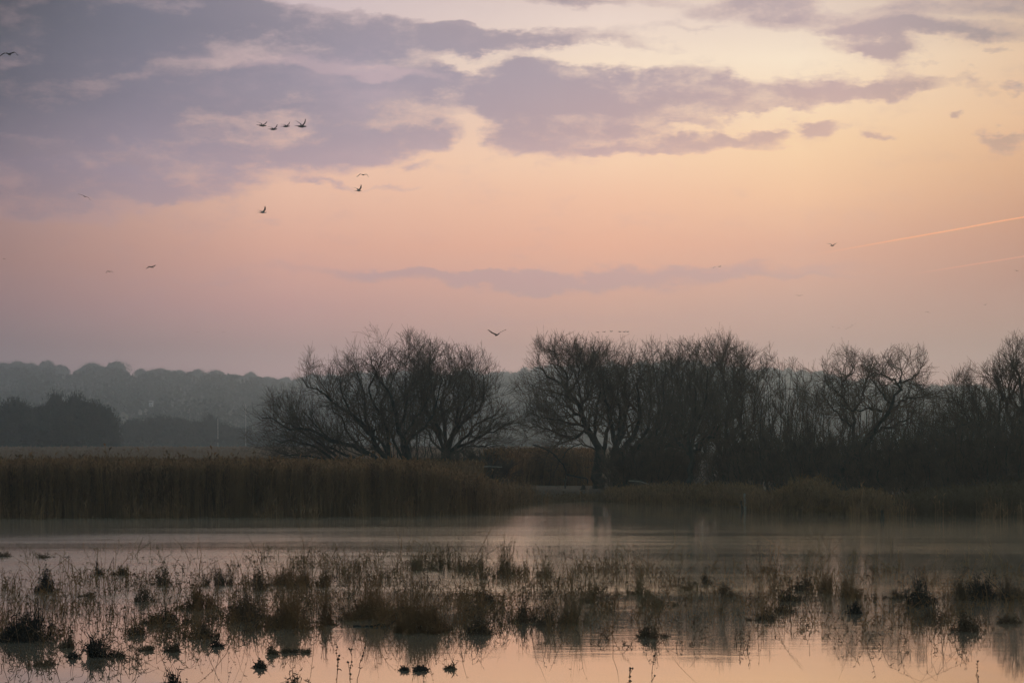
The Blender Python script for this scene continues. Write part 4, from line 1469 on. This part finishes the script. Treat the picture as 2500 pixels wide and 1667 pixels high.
# ------------------------------------------------------------------ far woods, scrub and buildings in the mist
def crown_cloud(r, n, blobs, leaf):
    """many short twig-sized faces spread through overlapping lobes"""
    g_ = Geo()
    for (cx, cz, rx, rz, wt) in blobs:
        m_ = int(n * wt)
        d = norm(r.normal(size=(m_, 3)))
        rad = r.random(m_) ** .45 * np.where(r.random(m_) < .2, r.uniform(1, 1.35, m_), 1)
        c = d * rad[:, None] * np.array([rx, rx * .9, rz]) + np.array([cx, r.uniform(-.6, .6) * rx * .4, cz])
        a_ = norm(d * np.array([1, 1, 1.2]) + r.normal(0, .5, (m_, 3)) + np.array([0, 0, .35]))
        b_ = norm(np.cross(a_, r.normal(size=(m_, 3))))
        L_ = leaf * r.uniform(.5, 1.6, m_)[:, None]
        w_ = leaf * r.uniform(.12, .34, m_)[:, None]
        V_ = np.stack([c - b_ * w_, c + b_ * w_, c + a_ * L_ + b_ * w_ * .3, c + a_ * L_ - b_ * w_ * .3], 1).reshape(-1, 3)
        g_.add(V_, np.arange(m_ * 4).reshape(-1, 4))
        # closely packed inner growth
        m2_ = max(12, m_ // 9)
        d = norm(r.normal(size=(m2_, 3)))
        c = d * (r.random(m2_) ** .5)[:, None] * np.array([rx, rx * .9, rz]) * .74 + np.array([cx, 0, cz])
        a_ = norm(r.normal(size=(m2_, 3)))
        b_ = norm(np.cross(a_, r.normal(size=(m2_, 3))))
        q = rx * .2
        g_.add(np.stack([c - b_ * q, c + a_ * q * .9, c + b_ * q, c - a_ * q * .9], 1).reshape(-1, 3), np.arange(m2_ * 4).reshape(-1, 4))
    return g_


def wood_variant(sd, hgt, wid, n, leaf, mat, low=False):
    r = np.random.default_rng(sd)
    bl = [(0, hgt * .66, wid * .42, hgt * .32, .3)]
    if low:
        bl.append((0, hgt * .28, wid * .46, hgt * .3, .35))
    for _ in range(7):
        a_ = r.uniform(-1, 1)
        bl.append((a_ * wid * .38, hgt * r.uniform(.42, .84) * (1 - .18 * abs(a_)), wid * r.uniform(.09, .27), hgt * r.uniform(.09, .21), .12))
    crown = crown_cloud(r, n, bl, leaf).me("crown", mat)
    t = Geo()
    P = np.array([[0, 0, -1.5], [0, 0, hgt * .25], [r.uniform(-.3, .3), 0, hgt * .5], [r.uniform(-.6, .6), 0, hgt * .8]])
    t.tube(P, [hgt * .03, hgt * .025, hgt * .018, hgt * .006], 6)
    c, rr_ = grow(P[None], np.array([[.3, .25, .18, .06]]) * hgt / 10, 9, .3, 1, (25, 60), (hgt * .25, hgt * .45), 5, .4, .12, .5, .03, None, r)
    t.tube(c, rr_, 3)
    trunk = t.me("trunk", FARBARK, True)
    return trunk, crown


WV = [wood_variant(40 + i, 13, 13 + i % 3 * 2, 11000, .32, FARTREE, True) for i in range(6)]


def place_tree(var, x_, y_, z_, s, rz, label, group, sz=1.0, name="broadleaf_tree"):
    e = empty(name, (x_, y_, z_), rz)
    e.scale = (s, s, s * sz)
    tag(e, label, "tree", group)
    for nm, me in (("trunk", var[0]), ("crown", var[1])):
        link(nm, me, e)
    return e


# skyline trees: (column, crown top row, width in px, label)
SKY = [(-25, 883, 60, "misty tree at the left end of the ridge"), (8, 885, 60, "misty ridge tree touching the left edge"),
       (42, 881, 46, "tufted ridge tree second from the left edge"), (78, 889, 44, "lower ridge tree between two taller ones on the left"),
       (114, 881, 54, "domed ridge tree left of the first dip"), (148, 887, 50, "sloping ridge tree beside the first dip"),
       (205, 891, 40, "small ridge tree at the left foot of the tall twin domes"), (224, 878, 62, "tallest dome on the ridge, left of the twin domes"),
       (283, 882, 74, "broad see-through dome, right of the twin domes on the ridge"), (345, 901, 40, "low ridge tree in the second dip"),
       (388, 892, 66, "wide ridge dome right of the second dip"), (436, 897, 56, "bushy ridge tree above the small white building"),
       (480, 902, 46, "flat-topped ridge tree above the low misty bushes"), (528, 900, 44, "ridge tree above the thin pale pole, left of it"),
       (572, 907, 44, "ridge tree just left of the thin pale pole"), (612, 910, 46, "ridge tree just right of the thin pale pole"),
       (655, 916, 46, "ridge tree left of the broad willow's crown"), (697, 921, 44, "ridge tree showing at the edge of the broad willow's crown")]
rt = np.random.default_rng(77)
for i, (px, top, w, lab) in enumerate(SKY):
    D = HILLD + rt.uniform(-30, 10)
    x_ = X(px, D)
    gz = float(land_h(x_, D))
    ht = Z(top, D) - gz
    v = WV[i % 6]
    s = w / F * D / (13 + (i % 3) * 2) * rt.uniform(1.0, 1.5)
    ht += rt.uniform(-2.2, 1.2)
    place_tree(v, x_, D, gz - 8, s, rt.uniform(0, 6.28), lab, "ridge trees in the mist", sz=(ht + 8) / 12.6 / s)
rest = [(px, None) for px in range(735, 2620, 36)]
for i, (px, _) in enumerate(rest):
    D = HILLD + rt.uniform(-40, 10)
    px = px + rt.uniform(-10, 10)
    x_ = X(px, D)
    gz = float(land_h(x_, D))
    top = np.interp(px, [700, 900, 1240, 1290, 1400, 1650, 1960, 2100, 2300, 2500, 2700], [914, 908, 901, 890, 884, 880, 903, 924, 938, 948, 955]) + rt.uniform(-6, 9)
    ht = Z(top, D) - gz
    s = rt.uniform(1.2, 1.8)
    lab = ("misty ridge tree seen in the gap between the left and middle willows" if 1150 < px < 1330 else
           "misty ridge tree behind the broad left willow" if px < 1000 else "misty ridge tree behind the rounded short-trunked willow" if px < 1200 else
           "misty ridge tree behind the leaning and stout willows" if px < 1600 else "misty ridge tree behind the tall spiky willow" if px < 1850 else
           "misty ridge tree showing pale above the scrub by the orange reeds" if px < 2080 else "misty ridge tree behind the open slanting willow" if px < 2260 else
           "misty ridge tree over the dip in the thicket on the right")
    place_tree(WV[i % 6], x_, D, gz - 8, s, rt.uniform(0, 6.28), lab, "ridge trees in the mist", sz=(ht + 8) / 12.6 / s)

# woodland cloaking the slope
g_ = Geo()
n = 1000
pxs = rt.uniform(-400, 2900, n)
Ds = rt.uniform(1000, HILLD - 50, n)
for px, D in zip(pxs, Ds):
    x_ = X(px, D)
    gz = float(land_h(x_, D))
    hh_ = rt.uniform(12, 19)
    crest = np.interp(px, [-25, 42, 114, 170, 224, 283, 328, 388, 438, 530, 613, 700, 900, 1240, 1290, 1400, 1650, 1960, 2100, 2300, 2500],
                      [884, 886, 886, 904, 884, 887, 907, 894, 900, 902, 910, 920, 912, 905, 892, 890, 886, 907, 928, 942, 952]) + 9
    hh_ = min(hh_, (H + (HY - crest) / F * D - gz) / 1.02)
    if hh_ < 3:
        continue
    m_ = 130
    d = norm(rt.normal(size=(m_, 3)))
    c = d * (rt.random(m_) ** .4)[:, None] * np.array([hh_ * .5, hh_ * .5, hh_ * .45]) + np.array([x_, D, gz + hh_ * .5])
    a_ = norm(d + rt.normal(0, .5, (m_, 3)) + np.array([0, 0, .3]))
    b_ = norm(np.cross(a_, rt.normal(size=(m_, 3))))
    L_ = rt.uniform(.6, 1.6, m_)[:, None]
    w_ = rt.uniform(.5, 1.3, m_)[:, None]
    g_.add(np.stack([c - b_ * w_, c + b_ * w_, c + a_ * L_ + b_ * w_ * .5, c + a_ * L_ - b_ * w_ * .5], 1).reshape(-1, 3), np.arange(m_ * 4).reshape(-1, 4))
tag(link("woodland", g_.me("woodland", FARTREE)), "misty blue-grey woodland cloaking the hillside behind the marsh", "woodland", kind="stuff")

# nearer trees and scrub between the reed flats and the hill
SV = [wood_variant(60 + i, 8, 9 + i % 3, 3600, .36, HEDGE, True) for i in range(5)]
MID = [(-30, 390, 985, 110, "dark misty bush at the far left edge"), (28, 385, 978, 95, "flat-topped dark tree on the left edge above the reeds"),
       (78, 395, 1000, 80, "low dark bush second from the left edge"), (105, 400, 992, 80, "dark bush left of the sparse tall tree"),
       (138, 405, 956, 60, "sparse tall tree rising above the dark thicket on the left"), (181, 402, 958, 66, "round-topped dark tree beside the sparse tall tree"),
       (215, 400, 983, 84, "dark bushy tree right of the round-topped one"), (248, 410, 990, 70, "dark bush at the right end of the nearer thicket"),
       (160, 380, 1010, 120, "broad dark bush in front of the round-topped tree"), (60, 375, 1025, 120, "broad dark bush low on the left above the reeds"),
       (272, 430, 1022, 50, "small bush stepping down right of the nearer thicket"),
       (322, 560, 1026, 80, "hazy bush right of the little gabled roof"), (385, 570, 1016, 90, "hazy rounded bush under the small white building"),
       (440, 575, 1022, 80, "hazy bush in the middle of the low misty row"), (482, 580, 1026, 70, "hazy low bush right of the middle of the misty row"),
       (511, 590, 1010, 34, "small pointed conifer-like tree in the misty row"), (548, 585, 1036, 70, "hazy bush below the short pale pole"),
       (590, 590, 1044, 70, "hazy low bush at the foot of the thin pale pole"), (632, 600, 1054, 70, "last hazy bush beside the broad willow's low limbs"),
       (690, 610, 1060, 80, "hazy bush seen through the broad willow's low limbs"), (770, 620, 1062, 90, "hazy bush behind the stems of the broad willow"),
       (1230, 600, 1068, 80, "hazy bush in the gap between the willows"), (1320, 600, 1070, 80, "hazy bush behind the reaching left limbs of the leaning willow")]
for i, (px, D, top, w, lab) in enumerate(MID):
    D = D * (1.15 if D < 500 else 1.15)
    x_ = X(px, D)
    gz = float(land_h(x_, D))
    ht = Z(top, D) - gz
    s = w / F * D / (9 + i % 3) * 1.4
    place_tree(SV[i % 5], x_, D, gz - .4, s, rt.uniform(0, 6.28), lab, "hazy trees and bushes beyond the reeds", sz=(ht + .4) / 7.6 / s,
               name="hazy_tree" if top < 1000 else "hazy_bush")


def pole(px, D, top, r_, label, name="pale_pole"):
    x_ = X(px, D)
    gz = float(land_h(x_, D))
    zt = Z(top, D)
    g2 = Geo()
    P = np.array([[0, 0, -.5], [0, 0, (zt - gz) * .5], [0, 0, zt - gz]])
    g2.tube(P, [r_, r_ * .9, r_ * .75], 8)
    g2.tube(np.array([[0, 0, zt - gz], [0, 0, zt - gz + .12]]), [r_ * 1.2, r_ * .3], 8)
    tag(link(name, g2.me(name, POLE, True), loc=(x_, D, gz)), label, "pole")


pole(600, 660, 987, .10, "thin pale pole standing tall above the low misty bushes")
pole(532, 670, 1023, .10, "short pale pole left of the tall thin one in the mist")


def house(px, D, ridge_row, w, d_, wall_h, roof_h, label, name, wall, roof, rz=0.0):
    """small gabled building; ridge row in the photo"""
    x_ = X(px, D)
    zt = Z(ridge_row, D)
    zb = zt - roof_h - wall_h
    root = empty(name, (x_, D, zb), rz)
    tag(root, label, "house")
    hw, hd = w / 2, d_ / 2
    g2 = Geo()
    g2.add([(-hw, -hd, -1.5), (hw, -hd, -1.5), (hw, hd, -1.5), (-hw, hd, -1.5), (-hw, -hd, wall_h), (hw, -hd, wall_h), (hw, hd, wall_h), (-hw, hd, wall_h),
            (0, -hd, wall_h + roof_h - .05), (0, hd, wall_h + roof_h - .05)],
           [(0, 1, 5, 4), (1, 2, 6, 5), (2, 3, 7, 6), (3, 0, 4, 7)], [(4, 5, 8), (6, 7, 9)])
    link("wall", g2.me("wall", wall), root)
    g3 = Geo()
    e, o_ = .25, .3
    sl = roof_h / hw
    for s_ in (-1, 1):
        a0, a1 = (0, wall_h + roof_h + .02), (s_ * (hw + e), wall_h - e * sl + .02)
        V2 = []
        for (xx, zz) in (a0, a1):
            for yy in (-hd - o_, hd + o_):
                V2 += [(xx, yy, zz), (xx, yy, zz + .14)]
        g3.add(V2, [(0, 2, 6, 4), (1, 5, 7, 3), (0, 4, 5, 1), (2, 3, 7, 6), (4, 6, 7, 5), (0, 1, 3, 2)])
    link("roof", g3.me("roof", roof), root)
    g4 = Geo()
    cxw = 0
    for cxw in (-w * .22, w * .22):
        g4.add([(cxw - .35, -hd - .04, wall_h * .45), (cxw + .35, -hd - .04, wall_h * .45), (cxw + .35, -hd - .04, wall_h * .85), (cxw - .35, -hd - .04, wall_h * .85),
                (cxw - .35, -hd + .02, wall_h * .45), (cxw + .35, -hd + .02, wall_h * .45), (cxw + .35, -hd + .02, wall_h * .85), (cxw - .35, -hd + .02, wall_h * .85)],
               [(0, 1, 2, 3), (0, 4, 5, 1), (3, 2, 6, 7), (0, 3, 7, 4), (1, 5, 6, 2)])
    link("window", g4.me("window", GLASS), root)
    return root


house(300, 860, 1007, 2.9, 4.0, 1.1, 1.4, "little pale gabled roof poking up between the dark thicket and the hazy bushes", "shed", WALLM, PALEW)
house(369, 1090, 978, 1.7, 2.2, 1.0, .25, "small white building shining on the wooded slope", "white_building", PAINT, PAINT)
house(342, 1090, 999, 1.3, 1.9, .4, .5, "faint grey roof below and left of the small white building", "distant_cottage", WALLM, ROOF)
house(356, 1090, 998, 1.1, 1.9, .5, .5, "faint pale gable just right of the faint grey roof", "distant_cottage", WALLM, PALEW)


# ------------------------------------------------------------------ birds
def bird_mesh(span, body, inner, outer, sweep=.25, chord=.16, mat=FEATHER, bend=.45, roll=(0, 0), neck=.1, fold=0.0):
    """body along +x, wings to +-y. inner/outer: wing angles in degrees (left, right). One closed body with lofted wings."""
    g_ = Geo()
    xs_b = np.array([-.5, -.42, -.3, -.12, .08, .24, .33, .40, .455, .48, .52]) * body
    rs_b = np.array([.012, .035, .05, .085, .095, .07, .045 + neck * .1, .045, .042, .018, .003]) * body
    zs_b = np.array([.0, .0, 0, -.005, -.005, .01, .02, .03, .032, .03, .026]) * body
    k = 10
    ang_ = np.linspace(0, 2 * np.pi, k + 1)[:-1]
    ring = [np.stack([np.full(k, xx), np.cos(ang_) * rr * (1.6 if i < 2 else 1.0), zz + np.sin(ang_) * rr * (.5 if i < 2 else .9)], -1)
            for i, (xx, rr, zz) in enumerate(zip(xs_b, rs_b, zs_b))]
    nb = len(xs_b)
    Vb = np.concatenate(ring)
    qb = [(i * k + j, i * k + (j + 1) % k, (i + 1) * k + (j + 1) % k, (i + 1) * k + j) for i in range(nb - 1) for j in range(k)]
    g_.add(Vb, qb, [(j, (j + 1) % k, (j + 2) % k) for j in range(0)])
    # fan tail
    tl = body * .2
    g_.add([(-.42 * body, -.03 * body, .012), (-.42 * body, .03 * body, .012), (-.42 * body - tl, .085 * body, .006), (-.42 * body - tl, -.085 * body, .006),
            (-.42 * body, -.03 * body, -.012), (-.42 * body, .03 * body, -.012), (-.42 * body - tl, .085 * body, -.004), (-.42 * body - tl, -.085 * body, -.004)],
           [(0, 1, 2, 3), (4, 7, 6, 5), (0, 3, 7, 4), (1, 5, 6, 2), (2, 6, 7, 3), (0, 4, 5, 1)])
    half = span / 2
    for side, (ai, ao) in ((1, (inner[0], outer[0])), (-1, (inner[1], outer[1]))):
        st = [0, .12, .28, bend, .6, .75, .9, 1.0]
        y0, z0_ = 0.0, .02 * body
        pts = []
        prev = 0
        for s in st:
            a_ = math.radians(ai if s <= bend else ai + (ao - ai) * min(1, (s - bend) / .2))
            ds = (s - prev) * half
            y0 += ds * math.cos(a_)
            z0_ += ds * math.sin(a_)
            prev = s
            ch = chord * span * (1.0, 1.02, .95, .85, .74, .58, .36, .08)[st.index(s)]
            xo = (.1 * body if True else 0) + (s / bend * .06 * span if s < bend else .06 * span - (s - bend) * sweep * span)
            pts.append((xo, y0, z0_, ch))
        Vw = []
        for (xo, yy, zz, ch) in pts:
            th = ch * .09 + .003
            Vw += [(xo + ch * .25, side * yy, zz), (xo - ch * .1, side * yy, zz + th), (xo - ch * .75, side * yy, zz + .001), (xo - ch * .1, side * yy, zz - th * .6)]
        nw = len(pts)
        qw = [(i * 4 + j, i * 4 + (j + 1) % 4, (i + 1) * 4 + (j + 1) % 4, (i + 1) * 4 + j) for i in range(nw - 1) for j in range(4)]
        if side < 0:
            qw = [q[::-1] for q in qw]
        qw.append((nw * 4 - 4, nw * 4 - 3, nw * 4 - 2, nw * 4 - 1))
        g_.add(Vw, qw)
        # finger feathers at the wing tip
        xo, yy, zz, ch = pts[-2]
        for f in range(4):
            P = np.array([[xo - f * .02 * span, side * yy, zz], [xo - (.02 + f * .035) * span, side * (yy + .07 * span * (1 - f * .15)), zz + .03 * span * math.sin(math.radians(ao))]])
            g_.tube(P, [.008 * span, .002], 4)
    return g_.me("bird", mat, False)


BIRDS = [
    # px, py, width px, D, inner, outer, yaw, pitch, roll, body/span, material, label
    (22, 133, 46, 120, (22, 18), (-42, -52), 80, -5, -5, .42, 0, "large dark bird with drooping arched wings at the top left edge"),
    (640, 307, 26, 190, (38, 30), (26, 18), 52, 0, 0, .8, 0, "first dark waterfowl from the left in the row of four"),
    (667, 316, 25, 190, (28, 34), (20, 32), 52, 4, 0, .8, 0, "second dark waterfowl from the left, the lowest in the row of four"),
    (698, 309, 24, 190, (32, 36), (10, 30), 52, 5, 0, .8, 0, "third dark waterfowl from the left in the row of four"),
    (736, 309, 25, 190, (42, 50), (40, 46), 52, 2, 0, .8, 0, "rightmost waterfowl in the row of four, wings raised highest"),
    (886, 427, 27, 150, (8, 14), (-62, -42), 70, 0, 8, .42, 0, "bird with wings arched down, above the pale one in the orange gap"),
    (875, 466, 20, 150, (35, 48), (22, 40), 40, 0, 0, .5, 1, "pale bird with raised wings just under the arched one"),
    (641, 519, 20, 150, (22, 48), (18, 34), 35, 0, 0, .55, 1, "pale bird with one wing lifted, low below the cloud bank"),
    (207, 480, 34, 140, (5, 5), (-10, -25), 80, 0, 22, .4, 0, "dark gliding bird tilted to the right over the pink sky on the left"),
    (267, 663, 18, 200, (12, 10), (-75, -30), 70, 0, 8, .42, 0, "small bird with one wing hanging, lower left sky"),
    (369, 652, 24, 190, (12, 20), (-50, 12), 50, -5, 5, .5, 0, "small bird banking, right of the one with a hanging wing"),
    (10, 632, 10, 260, (10, 12), (-15, -20), 60, 0, 12, .5, 0, "tiny bird at the far left edge of the sky"),
    (482, 811, 4, 400, (5, 5), (0, 0), 20, 0, 0, .7, 0, "left of two specks above the misty hill"),
    (546, 811, 4, 400, (5, 5), (0, 0), 20, 0, 0, .7, 0, "right of two specks above the misty hill"),
    (1213, 818, 43, 125, (24, 38), (16, 30), 118, -14, 6, .36, 0, "dark bird gliding with wings in a wide V between the two big trees"),
    (1459, 811, 8, 330, (20, 20), (10, 0), 40, 0, 0, .8, 0, "first speck from the left in the line of six above the middle trees"),
    (1475, 810, 8, 330, (10, 20), (0, 10), 40, 0, 0, .8, 0, "second speck from the left in the line of six"),
    (1492, 809, 8, 330, (30, 20), (20, 10), 40, 0, 0, .8, 0, "third speck from the left in the line of six"),
    (1513, 810, 8, 330, (30, 20), (20, 10), 40, 0, 0, .8, 0, "fourth speck from the left in the line of six"),
    (1524, 810, 8, 330, (20, 20), (10, 10), 40, 0, 0, .8, 0, "fifth speck from the left in the line of six"),
    (1532, 810, 8, 330, (25, 25), (10, 0), 40, 0, 0, .8, 0, "last speck at the right end of the line of six"),
    (2032, 600, 22, 170, (36, 30), (10, 12), 50, 4, 0, .5, 0, "small bird with lifted wings beside the start of the vapour trail"),
    (1743, 653, 11, 260, (5, 5), (8, 12), 60, 0, -22, .5, 0, "tiny slanted bird, left of a pair over the veil of cloud"),
    (1757, 651, 7, 260, (25, 25), (-20, 30), 40, 0, 0, .6, 0, "tiny bird, right of a pair over the veil of cloud"),
    (1951, 722, 18, 220, (12, 12), (4, 4), 80, 0, 0, .4, 0, "tiny bird with flat spread wings above the thicket"),
    (2264, 762, 11, 240, (10, 10), (-40, -40), 70, 0, 12, .45, 0, "tiny arched bird low over the right of the thicket"),
    (2482, 661, 10, 230, (10, 10), (-10, -40), 50, 0, 10, .6, 0, "tiny dark bird near the right edge under the lower vapour trail"),
    (2406, 744, 9, 250, (20, 20), (10, 20), 60, 0, -18, .5, 0, "tiny slanted bird near the right edge, lower than its neighbour"),
    (2034, 798, 6, 480, (15, 15), (5, 5), 40, 0, 0, .7, 1, "faint speck at the left end of the distant straggling flock"),
    (2048, 800.5, 6, 480, (15, 15), (5, 5), 40, 0, 0, .7, 1, "faintest speck, second from the left in the distant straggling flock"),
    (2066, 803, 6, 480, (15, 15), (5, 5), 40, 0, 0, .7, 1, "lowest speck in the distant straggling flock"),
    (2071, 799.5, 6, 480, (15, 15), (5, 5), 40, 0, 0, .7, 1, "darkest speck in the distant straggling flock"),
    (2077, 798, 6, 480, (15, 15), (5, 5), 40, 0, 0, .7, 1, "third speck from the right in the distant straggling flock"),
    (2081, 794, 7, 480, (15, 15), (5, 5), 40, 0, -15, .7, 1, "second speck from the right in the distant straggling flock"),
    (2088, 790, 5, 480, (15, 15), (5, 5), 40, 0, 0, .7, 1, "topmost speck at the right end of the distant straggling flock"),
]
for (px, py, w, D, inn, out, yaw, pitch, roll, bs, mt, lab) in BIRDS:
    D = D * 1.0
    wm_ = w / F * D
    yr = math.radians(yaw)
    # apparent width: wings foreshortened by the heading, body by its complement
    ca = (math.cos(math.radians(inn[0])) * .45 + math.cos(math.radians(out[0])) * .55 + math.cos(math.radians(inn[1])) * .45 + math.cos(math.radians(out[1])) * .55) / 2
    span = wm_ / max(.3, max(ca * abs(math.sin(yr)), bs * abs(math.cos(yr))))
    me = bird_mesh(span, span * bs, inn, out, mat=GULL if mt else FEATHER, chord=.15 if bs < .6 else .13)
    o = link("bird", me)
    o.location = (X(px, D), D, Z(py, D))
    o.rotation_euler = (math.radians(roll) * math.sin(yr), math.radians(-pitch) if bs >= .6 else math.radians(roll * math.cos(yr)), yr)
    o.rotation_mode = "XYZ"
    rotm = Matrix.Rotation(math.radians(roll), 4, "Y") @ Matrix.Rotation(yr, 4, "Z") @ Matrix.Rotation(math.radians(-pitch), 4, "Y")
    o.rotation_euler = rotm.to_euler()
    tag(o, lab, "bird", "birds flying over the marsh")

# ------------------------------------------------------------------ morning haze
HAZE = bpy.data.materials.new("haze")
HAZE.use_nodes = True
hn = HAZE.node_tree
hn.nodes.clear()
pv = hn.nodes.new("ShaderNodeVolumePrincipled")
pv.inputs["Color"].default_value = (.76, .945, 1.0, 1)
pv.inputs["Density"].default_value = .00056
pv.inputs["Anisotropy"].default_value = .82
ho = hn.nodes.new("ShaderNodeOutputMaterial")
hn.links.new(pv.outputs[0], ho.inputs["Volume"])
HAZE.cycles.homogeneous_volume = True
x0, x1, y0, y1, z0, z1 = -1450, 1450, -60, 2250, -1.9, 84
hg = Geo()
hg.add([(x0, y0, z0), (x1, y0, z0), (x1, y1, z0), (x0, y1, z0), (x0, y0, z1), (x1, y0, z1), (x1, y1, z1), (x0, y1, z1)],
       [(0, 3, 2, 1), (4, 5, 6, 7), (0, 1, 5, 4), (1, 2, 6, 5), (2, 3, 7, 6), (3, 0, 4, 7)])
tag(link("haze", hg.me("haze", HAZE)), "thin blue morning haze over the marsh", "haze", kind="stuff")
